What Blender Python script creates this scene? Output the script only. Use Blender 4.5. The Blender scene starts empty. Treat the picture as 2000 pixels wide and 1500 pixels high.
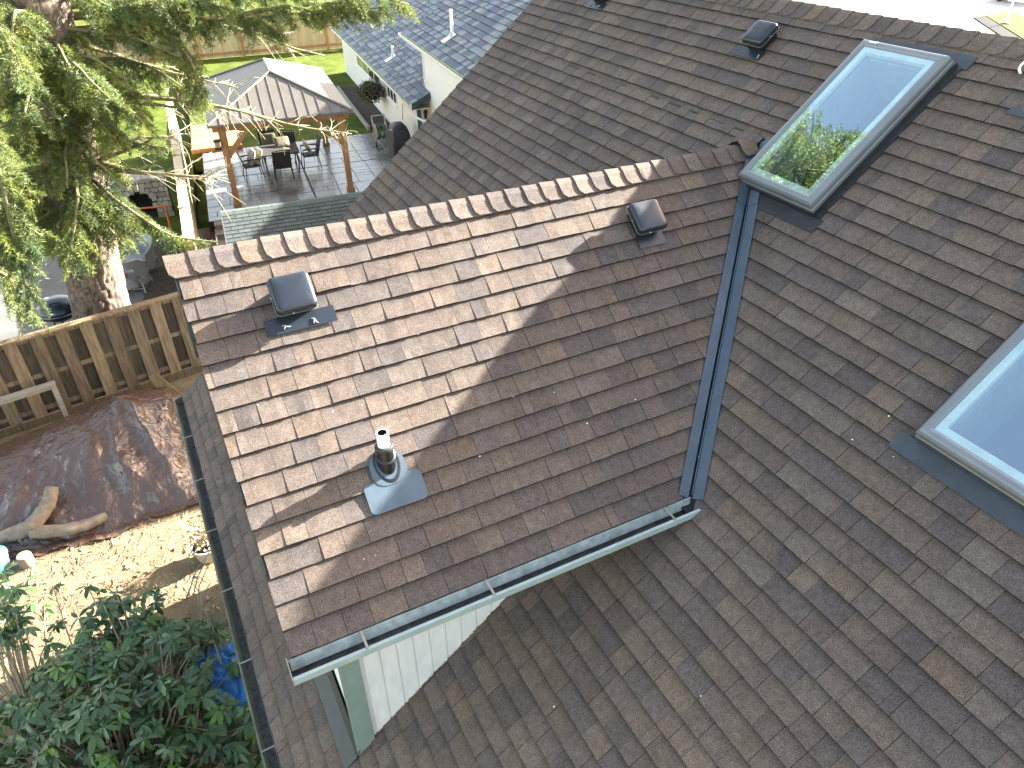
import bpy, math, random
import numpy as np
from mathutils import Vector, Matrix

random.seed(7)
rng = np.random.default_rng(11)
sc = bpy.context.scene
COL = sc.collection

# ------------------------------------------------------------------ camera
YAW, PIT, ROL = 1.10535, -0.601404, -0.0183996
CAM = np.array([0.237583, -9.59065, 5.90511])
fw = np.array([math.cos(PIT) * math.cos(YAW), math.cos(PIT) * math.sin(YAW), math.sin(PIT)])
rt = np.cross(fw, [0, 0, 1]); rt /= np.linalg.norm(rt); up = np.cross(rt, fw)
cr, sr = math.cos(ROL), math.sin(ROL)
rt, up = cr * rt + sr * up, -sr * rt + cr * up
cam_d = bpy.data.cameras.new('camera')
cam = bpy.data.objects.new('camera', cam_d); COL.objects.link(cam)
cam.matrix_world = Matrix(((rt[0], up[0], -fw[0], CAM[0]), (rt[1], up[1], -fw[1], CAM[1]),
                           (rt[2], up[2], -fw[2], CAM[2]), (0, 0, 0, 1)))
FPX = 1468.52
cam_d.sensor_width = 36.0
cam_d.lens = FPX * 36.0 / 2000.0
cam_d.clip_start = 0.05
cam_d.clip_end = 2000.0
sc.camera = cam

# ------------------------------------------------------------------ sky, sun, exposure
SUNV = np.array([1.0, 0.138, 0.418]); SUNV /= np.linalg.norm(SUNV)
SUN_EL = math.asin(SUNV[2]); SUN_ROT = math.atan2(SUNV[0], SUNV[1])
wd = bpy.data.worlds.new('World'); sc.world = wd; wd.use_nodes = True
nt = wd.node_tree; nt.nodes.clear()
wo = nt.nodes.new('ShaderNodeOutputWorld'); bg = nt.nodes.new('ShaderNodeBackground')
sky = nt.nodes.new('ShaderNodeTexSky'); sky.sky_type = 'NISHITA'; sky.sun_disc = False
sky.sun_elevation = SUN_EL; sky.sun_rotation = SUN_ROT
sky.air_density = 1.0; sky.dust_density = 1.6; sky.ozone_density = 1.0
bg.inputs['Strength'].default_value = 0.084
wb = nt.nodes.new('ShaderNodeMix'); wb.data_type = 'RGBA'; wb.blend_type = 'MULTIPLY'; wb.inputs[0].default_value = 1.0
wb.inputs[7].default_value = (1.25, 1.0, .79, 1)          # daylight white balance of the camera
nt.links.new(sky.outputs[0], wb.inputs[6]); nt.links.new(wb.outputs[2], bg.inputs[0]); nt.links.new(bg.outputs[0], wo.inputs[0])
sd = bpy.data.lights.new('sun', 'SUN'); sd.energy = 5.0; sd.angle = math.radians(0.53); sd.color = (1.0, 0.99, 0.91)
sun = bpy.data.objects.new('sun', sd); COL.objects.link(sun)
sun.rotation_euler = Vector(SUNV).to_track_quat('Z', 'Y').to_euler(); sun.location = (30, 5, 30)
sc.view_settings.view_transform = 'Standard'; sc.view_settings.look = 'None'
sc.view_settings.gamma = 1.0; sc.view_settings.use_curve_mapping = False
sc.view_settings.exposure = 3.44
sc.cycles.max_bounces = 6; sc.cycles.diffuse_bounces = 3; sc.cycles.glossy_bounces = 4
sc.cycles.transparent_max_bounces = 8; sc.cycles.caustics_reflective = False; sc.cycles.caustics_refractive = False
sc.cycles.use_denoising = True

# ------------------------------------------------------------------ numpy value noise
def _h(ix, iy, s):
    n = (ix * 374761393 + iy * 668265263 + s * 974711) & 0x7fffffff
    n = ((n ^ (n >> 13)) * 1274126177) & 0x7fffffff
    return ((n ^ (n >> 16)) & 0xffff) / 65535.0
def vn(x, y, s=0):
    x = np.asarray(x, float); y = np.asarray(y, float)
    ix = np.floor(x).astype(np.int64); iy = np.floor(y).astype(np.int64)
    fx = x - ix; fy = y - iy
    fx = fx * fx * (3 - 2 * fx); fy = fy * fy * (3 - 2 * fy)
    a = _h(ix, iy, s); b = _h(ix + 1, iy, s); c = _h(ix, iy + 1, s); d = _h(ix + 1, iy + 1, s)
    return (a * (1 - fx) + b * fx) * (1 - fy) + (c * (1 - fx) + d * fx) * fy
def fbm(x, y, s=0, o=4):
    t = 0; a = .5; n = 0
    for i in range(o):
        t = t + a * vn(x * 2 ** i, y * 2 ** i, s + i); n += a; a *= .5
    return t / n

# ------------------------------------------------------------------ materials
def newmat(name):
    m = bpy.data.materials.new(name); m.use_nodes = True
    t = m.node_tree
    return m, t, t.nodes['Principled BSDF'], t.nodes['Material Output']
def ramp(t, fac, stops):
    r = t.nodes.new('ShaderNodeValToRGB'); e = r.color_ramp.elements
    while len(e) < len(stops): e.new(.5)
    for i, (pos, c) in enumerate(stops):
        e[i].position = pos; e[i].color = (c[0], c[1], c[2], 1) if hasattr(c, '__len__') else (c, c, c, 1)
    t.links.new(fac, r.inputs[0]); return r.outputs[0]
def noise(t, scale, detail=4, rough=.55, stretch=None, dist=0.0, coord='Object'):
    tc = t.nodes.new('ShaderNodeTexCoord'); n = t.nodes.new('ShaderNodeTexNoise')
    n.inputs['Scale'].default_value = scale; n.inputs['Detail'].default_value = detail
    n.inputs['Roughness'].default_value = rough; n.inputs['Distortion'].default_value = dist
    src = tc.outputs[coord]
    if stretch:
        mp = t.nodes.new('ShaderNodeMapping'); mp.inputs['Scale'].default_value = stretch
        if len(stretch) == 3: pass
        t.links.new(src, mp.inputs[0]); src = mp.outputs[0]
    t.links.new(src, n.inputs['Vector']); return n.outputs['Fac']
def mixc(t, fac, a, b, mode='MIX'):
    n = t.nodes.new('ShaderNodeMix'); n.data_type = 'RGBA'; n.blend_type = mode
    for sock, v in ((n.inputs[0], fac), (n.inputs[6], a), (n.inputs[7], b)):
        if isinstance(v, (int, float)): sock.default_value = v
        elif isinstance(v, (tuple, list)): sock.default_value = (v[0], v[1], v[2], 1)
        else: t.links.new(v, sock)
    return n.outputs[2]
def bump(t, p, h, strength, dist=.01):
    b = t.nodes.new('ShaderNodeBump'); b.inputs['Strength'].default_value = strength; b.inputs['Distance'].default_value = dist
    t.links.new(h, b.inputs['Height']); t.links.new(b.outputs[0], p.inputs['Normal'])
def pm(name, c1, c2=None, rough=.8, scale=6, lo=.35, hi=.65, stretch=None, bs=None, bstr=.3, bdist=.005, spec=.4, metal=0, detail=5, speck=None, attr=False):
    """principled material: two colours mixed by noise, optional fine speckle and bump; attr multiplies the mesh's own 'tint' colour"""
    m, t, p, o = newmat(name)
    if c2 is None: c2 = tuple(x * .7 for x in c1)
    n = noise(t, scale, detail, .6, stretch)
    c = ramp(t, n, [(lo, c1), (hi, c2)])
    if attr:
        a = t.nodes.new('ShaderNodeAttribute'); a.attribute_name = 'tint'
        c = mixc(t, 1.0, c, a.outputs['Color'], 'MULTIPLY')
    if speck:
        s = ramp(t, noise(t, speck[0], 3, .7), [(.3, speck[1]), (.7, speck[2])])
        c = mixc(t, 1.0, c, s, 'MULTIPLY')
    t.links.new(c, p.inputs['Base Color'])
    p.inputs['Roughness'].default_value = rough; p.inputs['Metallic'].default_value = metal
    p.inputs['Specular IOR Level'].default_value = spec
    if bs: bump(t, p, noise(t, bs, 5, .6, stretch), bstr, bdist)
    return m

def shingle_mat(name, gain=1.0):
    m, t, p, o = newmat(name)
    a = t.nodes.new('ShaderNodeAttribute'); a.attribute_name = 'tint'
    big = ramp(t, noise(t, 1.3, 4), [(.3, (.88, .88, .9)), (.7, (1.1, 1.08, 1.05))])
    mid = ramp(t, noise(t, 22, 4, .6), [(.3, .82), (.7, 1.16)])
    g1 = ramp(t, noise(t, 160, 2, .8), [(.32, .52), (.5, .95), (.68, 1.6)])
    g2 = ramp(t, noise(t, 380, 1, .8), [(.35, .7), (.65, 1.35)])
    c = mixc(t, 1, a.outputs['Color'], big, 'MULTIPLY'); c = mixc(t, 1, c, mid, 'MULTIPLY')
    c = mixc(t, 1, c, g1, 'MULTIPLY'); c = mixc(t, 1, c, g2, 'MULTIPLY')
    c = mixc(t, 1, c, (gain, gain, gain), 'MULTIPLY')
    t.links.new(c, p.inputs['Base Color'])
    p.inputs['Roughness'].default_value = .93; p.inputs['Specular IOR Level'].default_value = .25
    h1 = noise(t, 170, 2, .8)
    bump(t, p, h1, .55, .0022)
    return m

MT = {}
MT['shingle'] = shingle_mat('asphalt_shingle')
MT['deck'] = pm('roof_felt', (.02, .019, .018), rough=.95)
MT['white'] = pm('white_paint', (.74, .75, .73), (.66, .67, .65), rough=.6, scale=3, bs=40, bstr=.1)
MT['white_dirty'] = pm('weathered_white_paint', (.72, .73, .72), (.6, .62, .62), rough=.7, scale=5, stretch=(2, 2, .6), bs=60, bstr=.15)
MT['sage'] = pm('sage_trim_paint', (.21, .28, .25), (.17, .235, .21), rough=.6, scale=8, bs=60, bstr=.1)
MT['teal'] = pm('dark_teal_trim_paint', (.035, .062, .065), (.025, .045, .048), rough=.45, scale=8)
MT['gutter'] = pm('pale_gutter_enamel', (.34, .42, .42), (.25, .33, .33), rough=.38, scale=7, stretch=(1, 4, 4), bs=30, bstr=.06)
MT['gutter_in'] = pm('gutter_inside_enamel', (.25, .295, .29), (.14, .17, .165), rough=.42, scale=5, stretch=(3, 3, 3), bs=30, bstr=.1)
MT['gutter_old'] = pm('mossy_gutter_enamel', (.075, .085, .06), (.15, .16, .11), rough=.75, scale=7, stretch=(3, .5, 3), bs=50, bstr=.2)
MT['gutter_silt'] = pm('gutter_silt', (.05, .055, .05), (.10, .105, .10), rough=.95, scale=25, bs=60, bstr=.6)
MT['strap'] = pm('gutter_strap_metal', (.26, .26, .22), rough=.5)
MT['valley'] = pm('valley_metal', (.070, .098, .132), (.055, .078, .108), rough=.38, scale=6, spec=.6, bs=12, bstr=.03)
MT['valley_dark'] = pm('valley_metal_dark', (.012, .015, .018), rough=.35)
MT['vent'] = pm('black_vent_metal', (.012, .017, .025), (.017, .022, .031), rough=.31, scale=4, spec=.55, bs=9, bstr=.03)
MT['vent_in'] = pm('vent_throat', (.006, .006, .006), rough=.8)
MT['screw'] = pm('screw_zinc', (.7, .7, .7), rough=.25, metal=1)
MT['sealant'] = pm('silicone_smear', (.3, .34, .36), rough=.3)
MT['clad'] = pm('skylight_cladding', (.2, .215, .225), (.17, .185, .2), rough=.33, scale=3, spec=.6, metal=.35)
MT['sash'] = pm('skylight_sash', (.80, .88, .84), rough=.5)
MT['shaft'] = pm('skylight_shaft', (.24, .29, .29), rough=.8)
MT['dark'] = pm('dark_interior', (.012, .014, .016), rough=.9)
MT['flash'] = pm('black_flashing', (.016, .017, .019), (.028, .03, .034), rough=.4, scale=9, bs=18, bstr=.1)
MT['flash_blue'] = pm('slate_flashing', (.05, .062, .075), rough=.35)
MT['pvc'] = pm('white_pvc', (.8, .8, .78), (.75, .75, .74), rough=.35)
MT['rubber'] = pm('vent_boot_rubber', (.035, .035, .034), rough=.45)
MT['boot'] = pm('vent_boot_metal', (.085, .115, .145), rough=.36, spec=.6)
MT['boot_grey'] = pm('vent_boot_collar', (.010, .0105, .011), rough=.3, spec=.6)
# planks, wood
MT['fence'] = pm('weathered_fence_wood', (.185, .138, .088), (.09, .066, .042), rough=.85, scale=3, stretch=(6, 6, .7), bs=30, bstr=.3, attr=True)
MT['cedar'] = pm('stained_cedar', (.34, .175, .066), (.27, .135, .048), rough=.55, scale=4, stretch=(5, 5, .6), bs=40, bstr=.15)
MT['cedar_pale'] = pm('pale_fence_wood', (.5, .38, .24), (.42, .31, .19), rough=.8, scale=3, stretch=(5, 5, .5), bs=30, bstr=.2, attr=True)
MT['greywood'] = pm('grey_wood', (.33, .3, .25), (.24, .21, .17), rough=.85, scale=5, stretch=(1, 6, 6), bs=40, bstr=.2)
MT['log'] = pm('bare_log', (.25, .21, .16), (.15, .125, .095), rough=.85, scale=9, bs=25, bstr=.4)
MT['cut'] = pm('cut_wood', (.5, .38, .24), (.4, .3, .18), rough=.8, scale=14)
# ------------------------------------------------------------------ mesh builder
RM = {}
def rootmat(o):
    while o.parent: o = o.parent
    return RM.get(o.name, Matrix.Identity(4))
def I4(): return Matrix.Identity(4)
def T(x, y, z): return Matrix.Translation((x, y, z))
def RZ(a): return Matrix.Rotation(a, 4, 'Z')
def frame(o, u, v, n):
    return Matrix(((u[0], v[0], n[0], o[0]), (u[1], v[1], n[1], o[1]), (u[2], v[2], n[2], o[2]), (0, 0, 0, 1)))
class MB:
    def __init__(s, xf=None):
        s.v = []; s.f = []; s.c = []; s.xf = xf
    def add(s, vs, fs, tint=None, xf=None):
        k = len(s.v)
        m = s.xf
        if xf is not None: m = (m @ xf) if m is not None else xf
        if m is not None: vs = [tuple(m @ Vector(p)) for p in vs]
        s.v.extend([tuple(map(float, p)) for p in vs]); s.f.extend([tuple(i + k for i in f) for f in fs])
        s.c.extend(tint if isinstance(tint, list) else [tint or (1, 1, 1)] * len(vs))
        return s
    def box(s, x0, x1, y0, y1, z0, z1, tint=None, xf=None, bev=0.0):
        if bev <= 0:
            vs = [(x, y, z) for z in (z0, z1) for y in (y0, y1) for x in (x0, x1)]
            return s.add(vs, [(0, 2, 3, 1), (4, 5, 7, 6), (0, 1, 5, 4), (2, 6, 7, 3), (0, 4, 6, 2), (1, 3, 7, 5)], tint, xf)
        b = bev
        L = []
        for z, i in ((z0, b), (z0 + b, 0), (z1 - b, 0), (z1, b)):
            L.append([(x0 + i + b * 0, y0 + i, z), (x1 - i, y0 + i, z), (x1 - i, y1 - i, z), (x0 + i, y1 - i, z)])
        return s.loft(L, cap=True, tint=tint, xf=xf)
    def loft(s, loops, cap=False, tint=None, xf=None, closed=True):
        n = len(loops[0]); vs = [p for l in loops for p in l]; fs = []
        for i in range(len(loops) - 1):
            for j in range(n if closed else n - 1):
                k = (j + 1) % n
                fs.append((i * n + j, i * n + k, (i + 1) * n + k, (i + 1) * n + j))
        if cap:
            fs.append(tuple(reversed(range(n)))); b = (len(loops) - 1) * n; fs.append(tuple(range(b, b + n)))
        return s.add(vs, fs, tint, xf)
    def prism(s, poly, d, tint=None, xf=None):
        """poly: list of 3d points; d: extrusion vector"""
        d = Vector(d); a = [Vector(p) for p in poly]; b = [p + d for p in a]
        return s.loft([[tuple(p) for p in a], [tuple(p) for p in b]], True, tint, xf)
    def tube(s, pts, rad, n=8, cap=True, tint=None, xf=None, jit=0):
        pts = [Vector(p) for p in pts]
        if not hasattr(rad, '__len__'): rad = [rad] * len(pts)
        L = []; ref = None
        for i, p in enumerate(pts):
            d = (pts[min(i + 1, len(pts) - 1)] - pts[max(i - 1, 0)])
            if d.length < 1e-9: d = Vector((0, 0, 1))
            d.normalize()
            if ref is None: ref = d.orthogonal().normalized()
            ref = (ref - d * ref.dot(d))
            if ref.length < 1e-6: ref = d.orthogonal()
            ref.normalize(); q = d.cross(ref)
            L.append([tuple(p + (ref * math.cos(2 * math.pi * j / n) + q * math.sin(2 * math.pi * j / n)) * rad[i] * (1 + (random.uniform(-jit, jit) if jit else 0))) for j in range(n)])
        return s.loft(L, cap, tint, xf)
    def lathe(s, prof, n=24, tint=None, xf=None, cap=True):
        L = [[(r * math.cos(2 * math.pi * j / n), r * math.sin(2 * math.pi * j / n), z) for j in range(n)] for r, z in prof]
        return s.loft(L, cap, tint, xf)
    def ringsweep(s, hu, hv, prof, tint=None, xf=None):
        """closed profile (outward offset d, height w) swept round a rectangle of half sizes hu, hv with mitred corners"""
        L = [[(-hu - d, -hv - d, w), (hu + d, -hv - d, w), (hu + d, hv + d, w), (-hu - d, hv + d, w)] for d, w in prof]
        L.append(L[0])
        return s.loft(L, False, tint, xf)
    def build(s, name, mat, parent=None, smooth=False, kind=None, label=None, local=False, angle=None):
        me = bpy.data.meshes.new(name)
        V = np.array(s.v, dtype=float).reshape(-1, 3)
        if parent is not None and not local:
            im = np.array(rootmat(parent).inverted()); V = V @ im[:3, :3].T + im[:3, 3]
        me.from_pydata([tuple(p) for p in V], [], s.f)
        a = me.color_attributes.new('tint', 'FLOAT_COLOR', 'POINT')
        c = np.ones((len(s.v), 4), np.float32); c[:, :3] = np.array(s.c, np.float32).reshape(-1, 3)
        a.data.foreach_set('color', c.ravel())
        if isinstance(mat, str): mat = MT[mat]
        me.materials.append(mat)
        if smooth: me.shade_smooth()
        if smooth and angle: me.set_sharp_from_angle(angle=math.radians(angle))
        me.validate()
        o = bpy.data.objects.new(name, me); COL.objects.link(o)
        if parent is not None: o.parent = parent
        if kind: o['kind'] = kind
        if label: o['label'] = label
        return o
def fix_normals(o):
    import bmesh
    b = bmesh.new(); b.from_mesh(o.data); bmesh.ops.recalc_face_normals(b, faces=b.faces); b.to_mesh(o.data); b.free()
def bigmesh(name, V, F, mat, parent=None, tint=None, kind=None, smooth=False):
    """fast mesh from arrays: V (n,3) world coordinates, F (m,k) indices"""
    me = bpy.data.meshes.new(name); V = np.asarray(V, np.float64); F = np.asarray(F, np.int32)
    if parent is not None:
        im = np.array(rootmat(parent).inverted()); V = V @ im[:3, :3].T + im[:3, 3]
    me.vertices.add(len(V)); me.vertices.foreach_set('co', V.astype(np.float32).ravel())
    k = F.shape[1]; me.loops.add(F.size); me.loops.foreach_set('vertex_index', F.ravel())
    me.polygons.add(len(F)); me.polygons.foreach_set('loop_start', np.arange(0, F.size, k, dtype=np.int32))
    me.update(calc_edges=True)
    a = me.color_attributes.new('tint', 'FLOAT_COLOR', 'POINT'); c = np.ones((len(V), 4), np.float32)
    if tint is not None: c[:, :3] = tint
    a.data.foreach_set('color', c.ravel())
    me.materials.append(MT[mat] if isinstance(mat, str) else mat)
    if smooth: me.shade_smooth()
    o = bpy.data.objects.new(name, me); COL.objects.link(o)
    if parent is not None: o.parent = parent
    if kind: o['kind'] = kind
    return o
def tag(o, label, cat, group=None):
    o['label'] = label; o['category'] = cat
    if group: o['group'] = group
    return o
def thing(name, label, cat, loc, rz=0.0, group=None):
    o = bpy.data.objects.new(name, None); COL.objects.link(o)
    o.location = loc; o.rotation_euler = (0, 0, rz); o.empty_display_size = .2
    RM[o.name] = T(*loc) @ RZ(rz)
    return tag(o, label, cat, group)
def copy_thing(root, loc, rz, label=None, group=None):
    r = root.copy(); COL.objects.link(r); r.location = loc; r.rotation_euler = (0, 0, rz)
    RM[r.name] = T(*loc) @ RZ(rz)
    if label: r['label'] = label
    if group: r['group'] = group
    for ch in list(root.children):
        c = ch.copy(); COL.objects.link(c); c.parent = r
        for g in list(ch.children):
            d = g.copy(); COL.objects.link(d); d.parent = c
    return r
def project(P):
    d = np.asarray(P, float) - CAM; z = d @ fw
    return np.stack([1000 + FPX * (d @ rt) / z, 750 - FPX * (d @ up) / z], -1), z
def sheet(name, poly, z, mat, kind='structure'):
    b = MB(); b.add([(x, y, z) for x, y in poly], [tuple(range(len(poly)))])
    return b.build(name, mat, kind=kind)
NR = RZ(math.radians(-7))           # the neighbouring lot is turned 7 degrees
def W(p_, q_, z): return tuple(NR @ Vector((p_, q_, z)))

# ================================================================== main house geometry
A_, B_ = 0.8189, 0.853955          # pitches of the main roof and of the dormer
LR = 5.93373; XF, YD, ZD, S_ = 0.277959, -4.95249, 4.00433, 2.43124
E = 0.143
sA = math.hypot(1, A_); cb = 1 / math.hypot(1, B_)
YE = YD - S_ * cb; ZE = ZD - B_ * S_ * cb
GZ = -3.2
MU, MV, MN = (1 / sA, 0, A_ / sA), (0, -1, 0), (-A_ / sA, 0, 1 / sA)
MF = frame((0, 0, 0), MU, MV, MN)
DU, DV, DN = (0, cb, B_ * cb), (1, 0, 0), (0, -B_ * cb, cb)
DF = frame((XF, YE, ZE), DU, DV, DN)
DU2 = (0, -cb, B_ * cb); DN2 = (0, B_ * cb, cb)
YE2 = 2 * YD - YE
DF2 = frame((XF, YE2, ZE), DU2, DV, DN2)
XV2, XV1 = ZE / A_, ZD / A_        # valley foot and head
def yv(x): return YE + (x - XV2) * (YD - YE) / (XV1 - XV2)

house = thing('brown_roof_house', 'white house with brown shingle roof and gabled dormer filling the foreground', 'house', (3.0, -5.0, GZ))
TINTS = [((.120, .0925, .0755), 6), ((.111, .0865, .0735), 5), ((.091, .075, .069), 3.0), ((.128, .098, .079), 3), ((.133, .100, .077), 1.0),
         ((.114, .0895, .0765), 5), ((.097, .079, .072), 4), ((.124, .099, .084), 3)]
TW = np.array([w for _, w in TINTS]); TW = TW / TW.sum()
def rtint():
    t = TINTS[rng.choice(len(TINTS), p=TW)][0]; g = rng.uniform(.9, 1.1)
    return tuple(c * g for c in t)
WID = [.07, .12, .15, .17, .2, .23, .27]; WPR = [.05, .12, .2, .22, .2, .13, .08]

def make_tab(u0, u1, lo, hi, bl, bh, raised, seed, warp=1.0, tn=(.1, .1, .1)):
    """one shingle tab in roof coordinates (u up the slope, v along it, w off it); bl/bh bound v as functions of u"""
    nu, nv = 4, 4
    us = (u0, u0 + (u1 - u0) * .36, u0 + (u1 - u0) * .60, u1)
    top = .0126 + (.0038 if raised else 0)
    gp = .0016 if raised else .0006
    V = []; C = []
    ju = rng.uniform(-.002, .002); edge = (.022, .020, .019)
    for i, u in enumerate(us):
        a = max(lo + gp, bl(u)); b = min(hi - gp, bh(u))
        if b - a < .004: b = a + .0002
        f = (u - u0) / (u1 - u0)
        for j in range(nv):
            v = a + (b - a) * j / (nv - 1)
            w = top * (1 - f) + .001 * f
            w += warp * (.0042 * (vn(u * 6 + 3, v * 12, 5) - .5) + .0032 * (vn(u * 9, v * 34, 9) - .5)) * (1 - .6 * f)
            uu = u + (ju + .0026 * (vn(v * 26, u0 * 7, 3) - .5) if i == 0 else 0)
            V.append((uu, v, w)); g = (1.0, 1.0, .90, .22)[i]; C.append((tn[0] * g, tn[1] * g, tn[2] * g))  # head rows darkened: granule band and painted shade below the next butt
    Fc = []
    for i in range(nu - 1):
        for j in range(nv - 1):
            k = i * nv + j; Fc.append((k, k + 1, k + nv + 1, k + nv))
    n0 = len(V)
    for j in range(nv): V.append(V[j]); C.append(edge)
    for j in range(nv): V.append((V[j][0] - .0044, V[j][1], .0005)); C.append(edge)  # foot slanted out: black strip painted for the shade gap under the butt
    for j in range(nv - 1): Fc.append((n0 + j, n0 + j + 1, n0 + nv + j + 1, n0 + nv + j))
    for e in (0, nv - 1):
        n1 = len(V)
        for i in range(nu): V.append(V[i * nv + e]); C.append(edge)
        for i in range(nu): V.append((V[i * nv + e][0], V[i * nv + e][1], -.004)); C.append(edge)
        for i in range(nu - 1): Fc.append((n1 + i, n1 + nu + i, n1 + nu + i + 1, n1 + i + 1))
    return V, Fc, C

def tab_rows(nrow, first, exposure, spans, holes, head=.034, warp=1.0, maxu=None):
    out = []; raised = False
    for k in range(first, nrow):
        u0 = k * exposure; u1 = u0 + exposure + head; um = u0 + exposure * .5
        if maxu: u1 = min(u1, maxu)
        segs = []
        for bl, bh in spans(um, u0, u1):
            segs.append((bl, bh))
        for bl, bh in segs:
            lo = min(bl(u0), bl(u1)); hi = max(bh(u0), bh(u1))
            v = lo - rng.uniform(0, .2)
            cuts = [v]
            while v < hi:
                v += rng.choice(WID, p=WPR) * rng.uniform(.9, 1.12); cuts.append(v)
            for a, b in zip(cuts[:-1], cuts[1:]):
                a2, b2 = max(a, lo), min(b, hi)
                if b2 - a2 < .012: continue
                raised = not raised if rng.random() < .85 else raised
                parts = [(a2, b2)]
                for (h0, h1, g0, g1) in holes:
                    if u0 + exposure > h0 + .01 and u0 < h1 - .01:
                        np_ = []
                        for (x, y) in parts:
                            if y <= g0 or x >= g1: np_.append((x, y)); continue
                            if x < g0: np_.append((x, g0))
                            if y > g1: np_.append((g1, y))
                        parts = np_
                for (x, y) in parts:
                    if y - x < .01: continue
                    if max(x, bl(u0)) >= min(y, bh(u0)) - .004 and max(x, bl(u1)) >= min(y, bh(u1)) - .004: continue
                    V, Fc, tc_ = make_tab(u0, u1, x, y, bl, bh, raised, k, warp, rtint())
                    out.append((V, Fc, tc_, (um, (x + y) / 2), (u0, u0 + exposure, x, y)))
    return out
MT['flash_teal'] = pm('dark_teal_flashing', (.014, .024, .027), (.02, .032, .036), rough=.4, scale=9, bs=14, bstr=.1)
MT['mildew'] = pm('mildewed_paint', (.20, .21, .2), (.55, .56, .55), rough=.9, scale=38, lo=.38, hi=.55)
MFr = frame((0, 0, 0), MU, (0, 1, 0), MN)               # right handed frames for fittings
DFr = frame((XF, YE, ZE), DU, (-1, 0, 0), DN)
def mfr(u, y): return MFr @ T(u, y, 0)
def dfr(x, y): return DFr @ T((y - YE) / cb, -(x - XF), 0)
SKY = [(6.641, -5.551), (5.673, -8.023)]
SHU, SHV = .712, .388
HOLES = [(u - SHU - .02, u + SHU + .02, -y - SHV - .02, -y + SHV + .02) for u, y in SKY]
ULEN = LR * sA
WMAX = 10.6

# roof decks, with the skylight wells cut out
def deck_with_holes(b, u0, u1, v0, v1, holes, t):
    us = sorted({u0, u1, *[h[0] for h in holes], *[h[1] for h in holes]}); vs = sorted({v0, v1, *[h[2] for h in holes], *[h[3] for h in holes]})
    for a, c in zip(us[:-1], us[1:]):
        for d, e in zip(vs[:-1], vs[1:]):
            um, vm = (a + c) / 2, (d + e) / 2
            if any(h[0] < um < h[1] and h[2] < vm < h[3] for h in holes): continue
            b.box(a, c, d, e, -t, -.006, xf=MF)
main_b = MB(); deck_with_holes(main_b, .005, ULEN, .01, WMAX, [(h[0] + .05, h[1] - .05, h[2] + .05, h[3] - .05) for h in HOLES], .12)
main_roof = main_b.build('main_roof', 'deck', house)
back_b = MB()
back_b.prism([(LR, -.01, A_ * LR - .002), (2 * LR, -.01, -.002), (2 * LR, -.01, -.14), (LR, -.01, A_ * LR - .14)], (0, -WMAX, 0))
back_b.build('back_roof', 'deck', house)
db = MB()
pe = [(XF + .012, YE + .01, ZE), (XV2, YE + .01, ZE), (XV1, YD, ZD), (XF + .012, YD, ZD)]
db.prism([tuple(np.array(p) - np.array(DN) * .004) for p in pe], tuple(-np.array(DN) * .1))
pe2 = [(x, 2 * YD - y, z) for x, y, z in pe]
db.prism([tuple(np.array(p) - np.array(DN2) * .004) for p in pe2], tuple(-np.array(DN2) * .1))
dormer_roof = db.build('dormer_roof', 'deck', house)

# shingle rows
CW = -6.29                                                # cheek wall plane
def spans_main(um, u0, u1):
    x = um / sA
    full = (lambda u: 0.0, lambda u: WMAX)
    if x < .56 or u0 / sA > XV1 + .02: return [full]
    if x < XV2 - .05: return [(lambda u: -CW - .03, lambda u: WMAX), (lambda u: 0.0, lambda u: 2 * -YD + CW + .03)]
    def near(u): return -yv(min(u / sA, XV1)) + .055 if u / sA < XV1 + .05 else 0.0
    def far(u): return -(2 * YD - yv(min(u / sA, XV1))) - .05
    return [(near, lambda u: WMAX), (lambda u: 0.0, far)]
def spans_dorm(um, u0, u1):
    return [(lambda u: 0.0, lambda u: (ZE + u * B_ * cb) / A_ - XF - .075)]
NMAIN = int(ULEN / E)
tm = tab_rows(NMAIN, 0, E, spans_main, HOLES, maxu=ULEN)
td = tab_rows(17, 0, E, spans_dorm, [], maxu=S_, warp=1.25)
# ragged rake ends
for i, (V, Fc, tn, c, ex) in enumerate(td):
    if ex[2] < .02:
        dx = rng.uniform(-.012, .02); td[i] = ([(u, max(v, dx) if v < .03 else v, w) for u, v, w in V], Fc, tn, c, ex)
def world(V, M): 
    m = np.array(M); return np.asarray(V) @ m[:3, :3].T + m[:3, 3]
def area_px(ex, M):
    u0, u1, a, b = ex
    P, z = project(world([(u0, a, 0), (u0, b, 0), (u1, b, 0), (u1, a, 0)], M))
    c = P.mean(0)
    if not (-20 < c[0] < 2020 and -20 < c[1] < 1520): return 0
    x, y = P[:, 0], P[:, 1]
    return .5 * abs(np.dot(x, np.roll(y, -1)) - np.dot(y, np.roll(x, -1)))
def hidden_main(t):
    u, v = t[3]; x = u / sA
    if x < XV1 and v < -YD + .0 and x > .2: return False if x > XV1 - .3 else (v > -YD - 1.4 and False)
    return x < 2.9 and 5.0 < v < 6.32
cand = [(area_px(t[4], MF) * (0 if hidden_main(t) else 1), 0, i) for i, t in enumerate(tm)] + [(area_px(t[4], DF), 1, i) for i, t in enumerate(td)]
cand.sort(reverse=True)
single = {(w, i) for _, w, i in cand[:290]}
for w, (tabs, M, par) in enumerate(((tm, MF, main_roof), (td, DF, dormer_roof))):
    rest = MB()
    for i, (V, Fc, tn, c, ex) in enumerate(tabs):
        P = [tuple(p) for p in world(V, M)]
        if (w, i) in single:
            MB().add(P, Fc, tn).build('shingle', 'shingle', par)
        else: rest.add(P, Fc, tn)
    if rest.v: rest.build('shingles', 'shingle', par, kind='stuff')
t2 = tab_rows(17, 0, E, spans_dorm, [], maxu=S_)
far = MB()
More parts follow.
